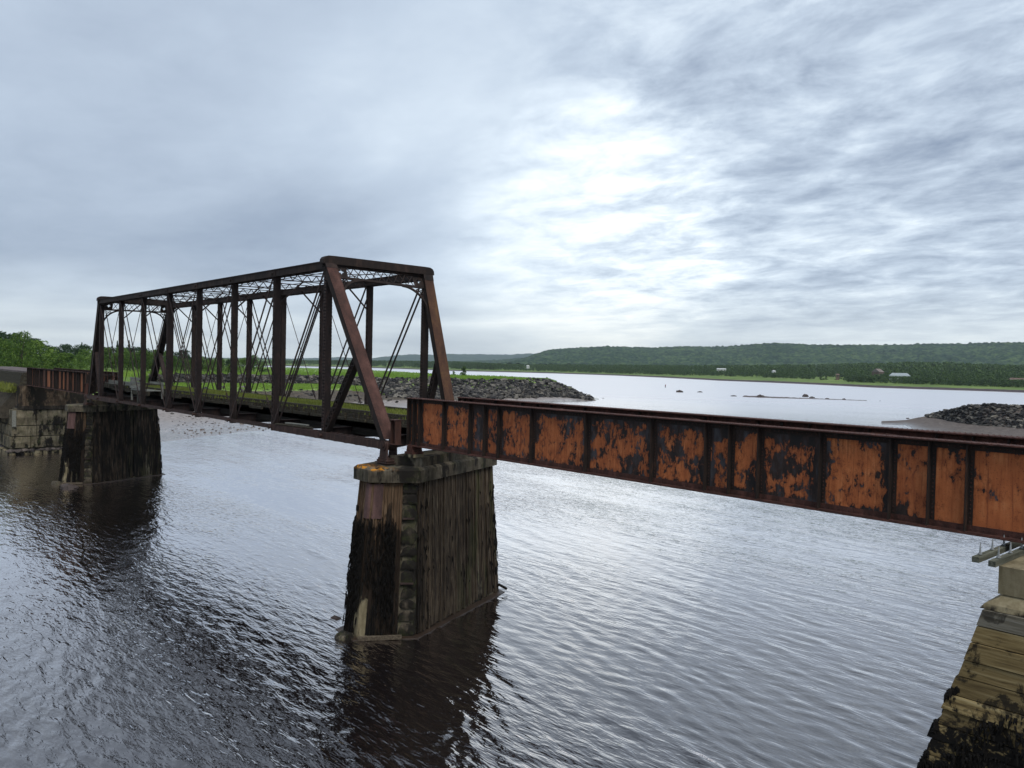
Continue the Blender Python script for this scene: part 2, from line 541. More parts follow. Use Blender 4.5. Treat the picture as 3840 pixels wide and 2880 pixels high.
def leaf(name, a, b, c, rand=0.35):
    t = Mt(name, 0.65, 0, 0.25)
    v = t.math('ADD', t.math('MULTIPLY', t.noise(t.pos(), 0.5, 4, 0.6), 0.45), t.math('MULTIPLY', t.island(), 0.35))
    v = t.math('ADD', v, t.math('MULTIPLY', t.rand(), 0.20))
    t.color(t.ramp(v, [(0.25, a), (0.5, b), (0.75, c)]))
    t.b.inputs['Transmission Weight'].default_value = 0.0
    tr = t.nt.nodes.new('ShaderNodeBsdfTranslucent')
    tr.inputs[0].default_value = (*[x * 1.3 for x in b], 1)
    mx = t.nt.nodes.new('ShaderNodeMixShader'); mx.inputs[0].default_value = 0.25
    out = t.nt.nodes['Material Output']
    lk(t.nt, t.b.outputs[0], mx.inputs[1]); lk(t.nt, tr.outputs[0], mx.inputs[2]); lk(t.nt, mx.outputs[0], out.inputs[0])
    return t.m


M['leaf'] = leaf('fresh_green_leaves', (0.026, 0.060, 0.010), (0.075, 0.140, 0.022), (0.17, 0.25, 0.045))
M['leaf_dark'] = leaf('dark_green_leaves', (0.012, 0.030, 0.010), (0.024, 0.055, 0.018), (0.05, 0.09, 0.03))
M['leaf_far'] = leaf('far_wood_leaves', (0.018, 0.042, 0.016), (0.075, 0.130, 0.038), (0.18, 0.24, 0.08))
M['grass'] = leaf('marsh_grass_blades', (0.10, 0.185, 0.024), (0.18, 0.295, 0.038), (0.28, 0.38, 0.075))
M['moss'] = leaf('deck_grass', (0.07, 0.085, 0.018), (0.15, 0.175, 0.032), (0.25, 0.27, 0.06))
M['bark'] = simple('tree_bark', [(0.3, (0.03, 0.025, 0.02)), (0.7, (0.09, 0.075, 0.06))], 6)


def hill_mat(name, a, b, c, sc):
    t = Mt(name, 0.9, 0, 0.1)
    P = t.pos()
    v = t.vor(P, sc, 'Color')
    s = t.sep(v)
    big = t.noise(P, 0.006, 5, 0.6)
    k = t.math('ADD', t.math('MULTIPLY', s[0], 0.45), t.math('MULTIPLY', big, 0.55))
    t.color(t.ramp(k, [(0.25, a), (0.5, b), (0.75, c)]))
    return t.m


M['hill'] = hill_mat('hillside_canopy', (0.006, 0.020, 0.014), (0.020, 0.048, 0.024), (0.075, 0.115, 0.045), 0.085)
M['hill_far'] = hill_mat('distant_canopy', (0.02, 0.045, 0.03), (0.03, 0.06, 0.04), (0.05, 0.08, 0.04), 0.02)
M['white'] = simple('white_siding', [(0.3, (0.42, 0.43, 0.43)), (0.7, (0.62, 0.63, 0.62))], 2, 0.7, 0.3, None)
M['roof_grey'] = simple('pale_grey_roof', [(0.3, (0.22, 0.26, 0.27)), (0.7, (0.36, 0.40, 0.41))], 1, 0.7, 0.3, None)
M['roof_brown'] = simple('brown_grey_roof', [(0.3, (0.13, 0.11, 0.10)), (0.7, (0.24, 0.20, 0.18))], 1, 0.8, 0.2, None)
M['roof_red'] = simple('dull_red_roof', [(0.3, (0.10, 0.07, 0.055)), (0.7, (0.18, 0.125, 0.10))], 1, 0.8, 0.2, None)
M['wall_dark'] = simple('brown_wall', [(0.3, (0.10, 0.07, 0.05)), (0.7, (0.18, 0.13, 0.10))], 1, 0.8, 0.2, None)
M['glass'] = simple('dark_window_glass', [(0.3, (0.02, 0.025, 0.03)), (0.7, (0.04, 0.045, 0.05))], 1, 0.1, 0.5, None)
M['post_red'] = simple('faded_red_paint', [(0.3, (0.16, 0.05, 0.04)), (0.7, (0.26, 0.09, 0.07))], 2, 0.6, 0.3, None)
M['galv'] = simple('weathered_galvanised_bolt', [(0.3, (0.18, 0.19, 0.19)), (0.7, (0.34, 0.35, 0.35))], 8, 0.5, 0.4, None)


def water_mat():
    t = Mt('brown_river_water', 0.06, 0, 0.5)
    t.b.inputs['IOR'].default_value = 1.33
    P = t.pos(); o = t.sep(P)
    t.color(t.mix(t.rng(t.noise(P, 0.05, 3, .5), 0.35, 0.65), (0.016, 0.010, 0.008), (0.026, 0.017, 0.014)))
    # ripples: crests run roughly along world X (-15 deg)
    q = t.map(P, (0.30, 1.0, 1.0), (0, 0, 0), (0, 0, R(15)))
    a = t.noise(q, 3.4, 2, 0.55, 0.3)
    q2 = t.map(P, (0.35, 1.0, 1.0), (4, 7, 0), (0, 0, R(-4)))
    b = t.noise(q2, 9.0, 2, 0.5, 0.3)
    gust = t.rng(t.noise(t.map(P, (0.3, 1, 1), (0, 0, 0), (0, 0, R(20))), 0.09, 5, 0.65), 0.36, 0.64, 0.30, 1.15)
    h = t.math('ADD', a, t.math('MULTIPLY', b, 0.30))
    bn = t.bump(t.math('MULTIPLY', h, gust), 1.0, 0.072)
    # extra brightness put into the mirror share: reflects more sky than real water
    fr = t.nt.nodes.new('ShaderNodeFresnel'); fr.inputs[0].default_value = 1.33
    lk(t.nt, bn, fr.inputs['Normal'])
    gl = t.nt.nodes.new('ShaderNodeBsdfGlossy'); gl.inputs['Roughness'].default_value = 0.05
    far_ = t.nt.nodes.new('ShaderNodeVectorMath'); far_.operation = 'DISTANCE'; lk(t.nt, P, far_.inputs[0]); far_.inputs[1].default_value = (45, -5, WZ)
    lk(t.nt, t.rng(far_.outputs['Value'], 40, 300, 0.015, 0.30), gl.inputs['Roughness'])
    gl.inputs['Color'].default_value = (1.0, 0.96, 0.95, 1)
    lk(t.nt, bn, gl.inputs['Normal'])
    df = t.nt.nodes.new('ShaderNodeBsdfDiffuse'); df.inputs[0].default_value = (0.008, 0.006, 0.006, 1)
    mx = t.nt.nodes.new('ShaderNodeMixShader')
    lk(t.nt, t.math('MULTIPLY_ADD', fr.outputs[0], 2.7, 0.06, True), mx.inputs[0])
    lk(t.nt, df.outputs[0], mx.inputs[1]); lk(t.nt, gl.outputs[0], mx.inputs[2])
    lk(t.nt, mx.outputs[0], t.nt.nodes['Material Output'].inputs[0])
    return t.m


M['water'] = water_mat()


# ------------------------------------------------------------------ mesh helpers
class MB:
    def __init__(s):
        s.v = []; s.f = []; s.n = 0

    def add(s, v, f):
        v = np.asarray(v, float).reshape(-1, 3)
        s.v.append(v)
        s.f.extend([tuple(i + s.n for i in q) for q in f])
        s.n += len(v)
        return s

    BF = [(0, 1, 2, 3), (7, 6, 5, 4), (0, 4, 5, 1), (1, 5, 6, 2), (2, 6, 7, 3), (3, 7, 4, 0)]

    def box(s, x0, x1, y0, y1, z0, z1):
        return s.add([(x0, y0, z0), (x0, y1, z0), (x1, y1, z0), (x1, y0, z0), (x0, y0, z1), (x0, y1, z1), (x1, y1, z1), (x1, y0, z1)], s.BF)

    def beam(s, p, q, w, h, up=(0, 0, 1), w2=None, h2=None):
        p = np.array(p, float); q = np.array(q, float)
        d = q - p; d /= np.linalg.norm(d)
        u = np.array(up, float)
        a = np.cross(d, u)
        if np.linalg.norm(a) < 1e-6: a = np.cross(d, (1, 0, 0))
        a /= np.linalg.norm(a); b = np.cross(a, d)
        w2 = w if w2 is None else w2; h2 = h if h2 is None else h2
        V = []
        for c, ww, hh in ((p, w, h), (q, w2, h2)):
            for i, j in ((-1, -1), (-1, 1), (1, 1), (1, -1)):
                V.append(c + a * i * ww / 2 + b * j * hh / 2)
        return s.add(V, s.BF)

    def cyl(s, p, q, r, n=10, r2=None):
        p = np.array(p, float); q = np.array(q, float)
        d = q - p; d /= np.linalg.norm(d)
        a = np.cross(d, (0, 0, 1.0))
        if np.linalg.norm(a) < 1e-6: a = np.cross(d, (1.0, 0, 0))
        a /= np.linalg.norm(a); b = np.cross(d, a)
        r2 = r if r2 is None else r2
        V = [p + (a * math.cos(t) + b * math.sin(t)) * r for t in np.linspace(0, 2 * math.pi, n, False)]
        V += [q + (a * math.cos(t) + b * math.sin(t)) * r2 for t in np.linspace(0, 2 * math.pi, n, False)]
        F = [(i, (i + 1) % n, n + (i + 1) % n, n + i) for i in range(n)] + [tuple(range(n))[::-1], tuple(range(n, 2 * n))]
        return s.add(V, F)

    def prism(s, poly, z0, z1, poly2=None):
        n = len(poly); poly2 = poly if poly2 is None else poly2
        V = [(x, y, z0) for x, y in poly] + [(x, y, z1) for x, y in poly2]
        F = [(i, (i + 1) % n, n + (i + 1) % n, n + i) for i in range(n)] + [tuple(range(n))[::-1], tuple(range(n, 2 * n))]
        return s.add(V, F)

    def rivet(s, p, nrm, r=0.018, h=0.014):
        p = np.array(p, float); nrm = np.array(nrm, float)
        a = np.cross(nrm, (0.3, 0.9, 0.2)); a /= np.linalg.norm(a); b = np.cross(nrm, a)
        V = [p + a * r, p + b * r, p - a * r, p - b * r, p + nrm * h]
        return s.add(V, [(0, 1, 4), (1, 2, 4), (2, 3, 4), (3, 0, 4)])

    def rock(s, c, sx, sy, sz, rz=0.0, tilt=0.0):
        V = [(-1, -1, -.8), (1, -1, -.8), (1, 1, -.8), (-1, 1, -.8), (-.8, -.75, .6), (.8, -.8, .75), (.75, .8, .55), (-.75, .75, .8), (0, 0, 1.0), (0, -1.15, 0), (1.15, 0, .1), (0, 1.15, 0), (-1.15, 0, 0)]
        V = np.array(V, float) * (1 + rng.uniform(-0.28, 0.28, (13, 3)))
        V *= (sx, sy, sz)
        ct, st = math.cos(tilt), math.sin(tilt)
        V = np.stack([V[:, 0] * ct - V[:, 2] * st, V[:, 1], V[:, 0] * st + V[:, 2] * ct], 1)
        cz, sz_ = math.cos(rz), math.sin(rz)
        V = np.stack([V[:, 0] * cz - V[:, 1] * sz_, V[:, 0] * sz_ + V[:, 1] * cz, V[:, 2]], 1) + np.array(c)
        F = [(0, 1, 9), (1, 5, 9), (5, 4, 9), (4, 0, 9), (1, 2, 10), (2, 6, 10), (6, 5, 10), (5, 1, 10), (2, 3, 11), (3, 7, 11), (7, 6, 11), (6, 2, 11),
             (3, 0, 12), (0, 4, 12), (4, 7, 12), (7, 3, 12), (4, 5, 8), (5, 6, 8), (6, 7, 8), (7, 4, 8), (0, 3, 2, 1)]
        return s.add(V, F)

    def mesh(s, name, mat, smooth=False):
        me = bpy.data.meshes.new(name)
        me.from_pydata(np.concatenate(s.v).tolist() if s.v else [], [], s.f)
        me.materials.append(M[mat] if isinstance(mat, str) else mat)
        if smooth: me.polygons.foreach_set('use_smooth', [True] * len(me.polygons))
        me.update()
        return me

    def build(s, name, mat, parent=None, smooth=False, **props):
        o = bpy.data.objects.new(name, s.mesh(name, mat, smooth))
        COL.objects.link(o)
        if parent: o.parent = parent
        for k, v in props.items(): o[k] = v
        return o


def fast_mesh(name, V, F, mat, smooth=False):
    """V (n,3), F (m,k) int arrays with a constant k"""
    me = bpy.data.meshes.new(name)
    V = np.asarray(V, np.float32); F = np.asarray(F, np.int32)
    me.vertices.add(len(V)); me.vertices.foreach_set('co', V.ravel())
    me.loops.add(F.size); me.loops.foreach_set('vertex_index', F.ravel())
    me.polygons.add(len(F))
    me.polygons.foreach_set('loop_start', np.arange(0, F.size, F.shape[1], dtype=np.int32))
    if smooth: me.polygons.foreach_set('use_smooth', np.ones(len(F), bool))
    me.materials.append(M[mat] if isinstance(mat, str) else mat)
    me.update(calc_edges=True)
    return me


def link(name, me, parent=None, **props):
    o = bpy.data.objects.new(name, me)
    COL.objects.link(o)
    if parent: o.parent = parent
    for k, v in props.items(): o[k] = v
    return o


def thing(name, label, cat, loc=(0, 0, 0), group=None):
    """an Empty at the base; parts are modelled in world coordinates and shifted back"""
    o = bpy.data.objects.new(name, None)
    COL.objects.link(o)
    o.location = loc
    o['label'] = label; o['category'] = cat
    if group: o['group'] = group
    o.empty_display_size = 0.5
    return o


def grid_faces(nu, nv):
    i = np.arange(nu * nv).reshape(nu, nv)
    return np.stack([i[:-1, :-1], i[1:, :-1], i[1:, 1:], i[:-1, 1:]], -1).reshape(-1, 4)


def vnoise(x, y, sc, seed=0, octv=4):
    """cheap value noise, vectorised"""
    out = np.zeros_like(x, float); a = 1.0; tot = 0
    for k in range(octv):
        X = x * sc * 2 ** k + seed * 17.3; Y = y * sc * 2 ** k + seed * 9.1
        xi = np.floor(X).astype(np.int64); yi = np.floor(Y).astype(np.int64)
        fx = X - xi; fy = Y - yi
        fx = fx * fx * (3 - 2 * fx); fy = fy * fy * (3 - 2 * fy)

        def h(i, j):
            n = (i * 374761393 + j * 668265263 + seed * 1442695041) & 0x7fffffff
            n = ((n ^ (n >> 13)) * 1274126177) & 0x7fffffff
            return ((n ^ (n >> 16)) & 0xffff) / 65535.0
        v = (h(xi, yi) * (1 - fx) + h(xi + 1, yi) * fx) * (1 - fy) + (h(xi, yi + 1) * (1 - fx) + h(xi + 1, yi + 1) * fx) * fy
        out += v * a; tot += a; a *= 0.5
    return out / tot


# ------------------------------------------------------------------ river water
def river():
    vis = np.arange(-37, 37.01, 0.17)
    rest = np.arange(40, 320, 4.0)
    ang = np.concatenate([vis, rest])
    rad = np.exp(np.arange(math.log(13.0), math.log(150.0), 0.0042))
    far = np.exp(np.arange(math.log(150.6), math.log(8000), 0.05))
    near = np.array([0.05, 4, 9])
    rr = np.concatenate([near, rad, far])
    A = YAW + np.radians(ang)
    A = np.append(A, A[0] + 2 * math.pi)
    RR, AA = np.meshgrid(rr, A, indexing='ij')
    X = CAM[0] + RR * np.cos(AA); Y = CAM[1] + RR * np.sin(AA)
    Z = np.zeros_like(X)
    r2 = np.random.default_rng(3)
    step = RR * 0.0042
    calm = 0.55 + 0.9 * vnoise(X, Y, 0.07, 4, 3)
    wx = X + 0.9 * (vnoise(X, Y, 0.22, 8, 2) - 0.5) * 2; wy = Y + 0.6 * (vnoise(X, Y, 0.3, 9, 2) - 0.5) * 2
    for k in range(34):
        lam = 0.36 * (2.2 / 0.36) ** (k / 33.0)
        th = math.radians(75) + r2.normal(0, 0.30 + 0.12 * (lam < 0.8))
        kk = 2 * math.pi / lam
        amp = 0.021 / kk * (1.55 if lam < .75 else .95 if lam < 1.1 else 0.35)
        ph = r2.uniform(0, 6.28)
        fade = np.clip((lam / np.maximum(step, 1e-3) - 3.0) / 4.0, 0, 1)
        g = np.sin(kk * (wx * math.cos(th) + wy * math.sin(th)) + ph)
        Z += amp * fade * calm * (g + 0.25 * (g * g))
    Z *= (RR > 3) * (RR < 400)
    outside = np.abs((np.degrees(AA - YAW) + 180) % 360 - 180) > 38
    Z[outside] = 0
    V = np.stack([X, Y, Z + WZ], -1).reshape(-1, 3)
    o = link('river', fast_mesh('river', V, grid_faces(*X.shape), 'water', True), kind='structure')
    # river bed, so the water has a floor
    b = MB(); b.add([(-8000, -8000, -11), (8000, -8000, -11), (8000, 8000, -11), (-8000, 8000, -11)], [(0, 1, 2, 3)])
    b.build('river_bed', 'gravel', kind='structure')


river()

# ------------------------------------------------------------------ left bank and dike (profiles along lines of sight: photo column -> list of (photo row, level))
#           shore         beach top       bench front     bench back / foot     crest        field        field back     outer shore
PROF = [
    (-1500, [(112, -6.85), (116, -5.5), (120, -3.0), (124, -2.0), (128, -0.9), (190, -1.0), (900, -1.0), (2600, -1.0)]),
    (52, [(99, -6.85), (103, -5.5), (108, -3.2), (112, -2.4), (118, -1.2), (180, -1.2), (900, -1.2), (2600, -1.2)]),
    (300, [(102, -6.85), (112, -5.4), (124, -3.9), (140, -3.5), (158, -1.4), (220, -1.3), (900, -1.3), (2600, -1.4)]),
    (544, ['p', (1668, -6.85), (1500, -5.3), (1465, -3.6), (1436, -3.3), (1408, -1.4), (240, -1.3), (900, -1.4), (2600, -1.4)]),
    (940, ['p', (1617, -6.85), (1498, -5.3), (1463, -3.6), (1439, -3.37), (1410, -1.4), (270, -1.3), (600, -1.8), (615, -6.85)]),
    (1262, ['p', (1598, -6.85), (1500, -5.3), (1460, -3.7), (1442, -3.4), (1414, -1.4), (300, -1.3), (588, -1.8), (600, -6.85)]),
    (1442, ['p', (1572, -6.85), (1508, -5.9), (1480, -4.7), (1456, -3.6), (1421, -1.4), (285, -1.4), (500, -1.8), (512, -6.85)]),
    (1540, ['p', (1556, -6.85), (1512, -6.3), (1492, -5.3), (1462, -3.7), (1422, -1.4), (285, -1.4), (440, -1.8), (452, -6.85)]),
    (1700, ['p', (1538, -6.85), (1512, -6.4), (1494, -5.5), (1462, -3.7), (1424, -1.4), (290, -1.4), (385, -1.8), (397, -6.85)]),
    (1900, ['p', (1518, -6.85), (1507, -6.5), (1490, -5.5), (1462, -3.7), (1427, -1.4), (290, -1.5), (360, -1.9), (372, -6.85)]),
    (2054, ['p', (1511, -6.85), (1502, -6.55), (1486, -5.6), (1460, -3.8), (1425, -1.4), (280, -1.6), (305, -2.2), (318, -6.85)]),
    (2130, ['p', (1509, -6.85), (1502, -6.65), (1488, -5.9), (1470, -4.8), (1450, -3.5), (266, -3.4), (272, -4.5), (284, -6.85)]),
    (2195, ['p', (1508, -6.85), (1502, -6.72), (1498, -6.5), (1493, -6.2), (1486, -5.85), (262, -5.9), (266, -6.4), (272, -6.95)]),
    (2262, [(240, -7.2), (242, -7.15), (245, -7.1), (248, -7.1), (252, -7.1), (256, -7.1), (259, -7.15), (262, -7.2)]),
]
MAJOR = [px for px, _ in PROF]
KEYS = []
for px, pr in PROF:
    if pr[0] == 'p':
        row = []
        for a, z in pr[1:]:
            row.append((dist(px, a, z) if 1300 < a < 1800 else a, z))
    else:
        row = list(pr)
    KEYS.append(row)
BEAR = np.array([bearing(px) for px in MAJOR])     # decreasing


def bank_profile(b):
    """interpolate key points at bearing b"""
    k = np.searchsorted(-BEAR, -b) - 1
    k = int(np.clip(k, 0, len(BEAR) - 2))
    t = (b - BEAR[k]) / (BEAR[k + 1] - BEAR[k])
    t = min(max(t, 0), 1)
    return [((1 - t) * p[0] + t * q[0], (1 - t) * p[1] + t * q[1]) for p, q in zip(KEYS[k], KEYS[k + 1])]


def left_bank():
    nb = 760
    bs = np.linspace(BEAR[0], BEAR[-1], nb)
    seg = [6, 34, 22, 10, 30, 14, 10, 4, 2]
    rows = []
    for b in bs:
        pr = bank_profile(b)
        pr = [(pr[0][0] - 14, -8.2)] + pr + [(pr[-1][0] + 12, -8.4)]
        d = []; z = []
        for i in range(len(pr) - 1):
            n = seg[i]
            for j in range(n):
                t = j / n
                d.append(pr[i][0] * (1 - t) + pr[i + 1][0] * t); z.append(pr[i][1] * (1 - t) + pr[i + 1][1] * t)
        d.append(pr[-1][0]); z.append(pr[-1][1])
        rows.append((d, z))
    Dm = np.array([r[0] for r in rows]); Zm = np.array([r[1] for r in rows])
    B = np.repeat(bs[:, None], Dm.shape[1], 1)
    # wobble the lines so edges are not ruled
    X = CAM[0] + Dm * np.cos(B); Y = CAM[1] + Dm * np.sin(B)
    wob = (vnoise(X, Y, 0.08, 2, 4) - 0.5)
    amp = np.interp(Dm, [80, 120, 200, 300], [0.3, 2.2, 3.0, 3.0])
    X += wob * amp * np.cos(B); Y += wob * amp * np.sin(B)
    rel = np.clip((Zm + 6.9) / 1.2, 0.15, 1)
    Z = Zm + (vnoise(X, Y, 0.35, 5, 5) - 0.5) * 0.55 * rel
    # eroded blocks along the scarp
    sc = np.exp(-((Zm + 4.4) / 0.6) ** 2)
    Z += sc * (vnoise(X, Y, 0.5, 11, 4) - 0.5) * 1.5
    V = np.stack([X, Y, Z], -1).reshape(-1, 3)
    link('left_bank_terrain', fast_mesh('left_bank_terrain', V, grid_faces(*X.shape), 'land', True), kind='structure')


left_bank()


def bank_point(px, s):
    """s in 0..7 runs along the profile key points"""
    b = bearing(px)
    pr = bank_profile(b)
    i = min(int(s), len(pr) - 2); t = s - i
    d = pr[i][0] * (1 - t) + pr[i + 1][0] * t; z = pr[i][1] * (1 - t) + pr[i + 1][1] * t
    x = CAM[0] + d * math.cos(b); y = CAM[1] + d * math.sin(b)
    amp = np.interp(d, [80, 120, 200, 300], [0.3, 2.2, 3.0, 3.0])
    wob = (vnoise(np.array([x]), np.array([y]), 0.08, 2, 4)[0] - 0.5) * amp
    return x + wob * math.cos(b), y + wob * math.sin(b), z, d


# ---- riprap
def riprap():
    P = []
    for i in range(21000):
        px = random.uniform(560, 2225)
        if px < 1330: s = random.uniform(3.0, 4.03)
        elif px < 1470:
            s = random.uniform(3.3 - 1.6 * (px - 1330) / 140, 4.03)
        else: s = random.uniform(1.75, 4.04)
        if px < 1330 and random.random() < 0.35: continue
        x, y, z, d = bank_point(px, s)
        P.append((d, x, y, z))
    # scattered blocks on mud scarp and beach
    for i in range(260):
        px = random.uniform(620, 1500); s = random.betavariate(4, 2) * 2.4
        x, y, z, d = bank_point(px, s)
        P.append((d, x, y, z - 0.12))
    size = [min(1.0, max(.16, random.lognormvariate(math.log(.31), .42))) for _ in P]
    order = sorted(range(len(P)), key=lambda i: -size[i] / P[i][0])
    root = thing('riprap_embankment', 'grey riprap of dumped stones under the green grass dike on the left shore', 'embankment', (-90, 80, -5))
    del root['category']; del root['label']
    root['kind'] = 'structure'
    st = MB()
    variants = []
    for k in range(10):
        b = MB(); b.rock((0, 0, 0), 1, 0.72, 0.5, 0, 0)
        variants.append(b.mesh('stone', 'rip_obj'))
    for n, i in enumerate(order):
        d, x, y, z = P[i]; s = size[i]
        if n < 300:
            o = link('stone', variants[n % 10], root)
            o.location = (x + 90, y - 80, z + 5 + s * 0.15)
            o.rotation_euler = (random.uniform(-.5, .5), random.uniform(-.5, .5), random.uniform(0, 6.28))
            o.scale = (s * 1.1, s, s)
        else:
            st.rock((x, y, z + s * random.uniform(-.1, .45)), s * random.uniform(.8, 1.3), s * random.uniform(.5, .75), s * random.uniform(.3, .55), random.uniform(0, 6.28), random.uniform(-1., 1.))
    o = st.build('loose_stones', 'rip', root, kind='stuff')
    o.location = (90, -80, 5)


riprap()


# ---- grass on bank as real blades/tufts
def tufts(name, pts, hmin, hmax, mat, wid=0.10, per=4):
    n = len(pts)
    pts = np.asarray(pts, float)
    P = np.repeat(pts, per, 0)
    m = len(P)
    a = rng.uniform(0, 2 * math.pi, m)
    P[:, :2] += rng.normal(0, 0.18, (m, 2))
    h = rng.uniform(hmin, hmax, m)
    lean = rng.normal(0, 0.25, (m, 2)) * h[:, None]
    dx = np.cos(a) * wid; dy = np.sin(a) * wid
    v0 = P + np.stack([-dx, -dy, np.full(m, -0.05)], 1)
    v1 = P + np.stack([dx, dy, np.full(m, -0.05)], 1)
    v2 = P + np.stack([lean[:, 0], lean[:, 1], h], 1)
    V = np.stack([v0, v1, v2], 1).reshape(-1, 3)
    F = np.arange(3 * m).reshape(-1, 3)
    return link(name, fast_mesh(name, V, F, mat), kind='stuff')


def bank_grass():
    pts = []
    for i in range(17000):
        px = random.uniform(500, 2085)
        s = 4.0 + abs(random.gauss(0, 0.9))
        if s > 5.9: continue
        x, y, z, d = bank_point(px, s)
        pts.append((x, y, z))
    o = tufts('dike_grass', pts, 0.25, 0.8, 'grass', 0.13, 4)
    pts = []
    for i in range(6000):
        px = random.uniform(500, 1470)
        x, y, z, d = bank_point(px, random.uniform(2.0, 3.05))
        pts.append((x, y, z))
    tufts('bench_grass', pts, 0.12, 0.4, 'grass', 0.12, 4)
    pts = []
    for i in range(4000):
        px = random.uniform(-300, 520)
        x, y, z, d = bank_point(px, random.uniform(4.0, 5.1))
        pts.append((x, y, z))
    tufts('field_grass', pts, 0.3, 0.9, 'grass', 0.14, 4)


bank_grass()


# ------------------------------------------------------------------ right dike mound
def right_dike():
    cols = [(3310, 1578, None), (3400, 1574, None), (3478, 1566, 1560), (3530, 1570, 1547), (3600, 1585, 1532), (3640, 1590, 1522), (3700, 1597, 1517), (3792, 1603, 1522), (4000, 1620, 1528), (4400, 1640, 1540), (5200, 1680, 1560)]
    keys = []
    for px, yt, yc in cols:
        # near shore, sand, toe, crest, back toe
        ysh = 1592 + max(0, px - 3390) * 0.42 if px < 3792 else 1760
        d0 = dist(px, min(ysh, 1760), WZ)
        dt = dist(px, yt, -6.45)
        if yc is None:
            z = -6.62
            keys.append([(d0, WZ), (dt, -6.6), (dt + 1.5, -6.62), (dt + 3, -6.7), (dt + 6, -7.2)])
        else:
            dc = dt + 2.0 + (px - 3478) * 0.012 if px < 4400 else dt + 10
            # level from row
            f = ground(px, yc, -6) - CAM
            z = CAM[2] + (-6 - CAM[2]) * dc / math.hypot(f[0], f[1])
            keys.append([(d0, WZ), (dt, -6.45), (dc, z), (dc + 5, z - 0.4), (dc + 14, -7.4)])
    bb = np.array([bearing(c[0]) for c in cols])

    def prof(b):
        k = int(np.clip(np.searchsorted(-bb, -b) - 1, 0, len(bb) - 2))
        t = min(max((b - bb[k]) / (bb[k + 1] - bb[k]), 0), 1)
        return [((1 - t) * p[0] + t * q[0], (1 - t) * p[1] + t * q[1]) for p, q in zip(keys[k], keys[k + 1])]
    bs = np.linspace(bb[0], bb[-1], 260)
    seg = [3, 24, 16, 6, 8]
    D = []; Z = []
    for b in bs:
        pr = prof(b); pr = [(pr[0][0] - 10, -8.0)] + pr
        d = []; z = []
        for i in range(len(pr) - 1):
            for j in range(seg[i]):
                t = j / seg[i]
                d.append(pr[i][0] * (1 - t) + pr[i + 1][0] * t); z.append(pr[i][1] * (1 - t) + pr[i + 1][1] * t)
        D.append(d + [pr[-1][0]]); Z.append(z + [pr[-1][1]])
    D = np.array(D); Z = np.array(Z); B = np.repeat(bs[:, None], D.shape[1], 1)
    X = CAM[0] + D * np.cos(B); Y = CAM[1] + D * np.sin(B)
    Z = Z + (vnoise(X, Y, 0.5, 3, 4) - 0.5) * 0.12
    t = fast_mesh('right_spit', np.stack([X, Y, Z], -1).reshape(-1, 3), grid_faces(*X.shape), 'spit', True)
    root = link('right_spit', t, kind='structure')
    P = []
    for i in range(2600):
        px = random.uniform(3478, 4900)
        s = random.uniform(0.97, 2.35)
        pr = prof(bearing(px)); k = int(s); tt = s - k
        d = pr[k][0] * (1 - tt) + pr[k + 1][0] * tt; z = pr[k][1] * (1 - tt) + pr[k + 1][1] * tt
        b = bearing(px)
        P.append((px, CAM[0] + d * math.cos(b), CAM[1] + d * math.sin(b), z, random.uniform(0.26, 0.55)))
    vis = [p for p in P if p[0] < 3860]; vis.sort(key=lambda p: -p[4])
    keep = vis[:300]; ids = set(id(p) for p in keep)
    variants = []
    for k in range(8):
        b = MB(); b.rock((0, 0, 0), 1, 0.7, 0.45); variants.append(b.mesh('stone', 'rip_obj'))
    for n, p in enumerate(keep):
        o = link('stone', variants[n % 8], root)
        o.location = (p[1], p[2], p[3] + p[4] * .12); s = p[4]
        o.rotation_euler = (random.uniform(-.5, .5), random.uniform(-.5, .5), random.uniform(0, 6.28)); o.scale = (s * 1.15, s, s)
    st = MB()
    for p in P:
        if id(p) in ids: continue
        s = p[4]
        st.rock((p[1], p[2], p[3] + s * .1), s * 1.15, s * .7, s * .5, random.uniform(0, 6.28), random.uniform(-.5, .5))
    st.build('loose_stones', 'rip', root, kind='stuff')


def spit_mat():
    t = Mt('brown_spit_mud', 0.8, 0, 0.4)
    P = t.pos(); o = t.sep(P)
    n = t.noise(P, 1.2, 7, 0.65)
    t.color(t.ramp(n, [(0.35, (0.040, 0.030, 0.025)), (0.52, (0.095, 0.074, 0.062)), (0.68, (0.18, 0.152, 0.132))]))
    t.rough(t.rng(t.math('MULTIPLY_ADD', n, 0.3, o[2]), -6.7, -6.4, 0.25, 0.9))
    t.bump(n, 0.6, 0.1)
    return t.m


M['spit'] = spit_mat()
right_dike()


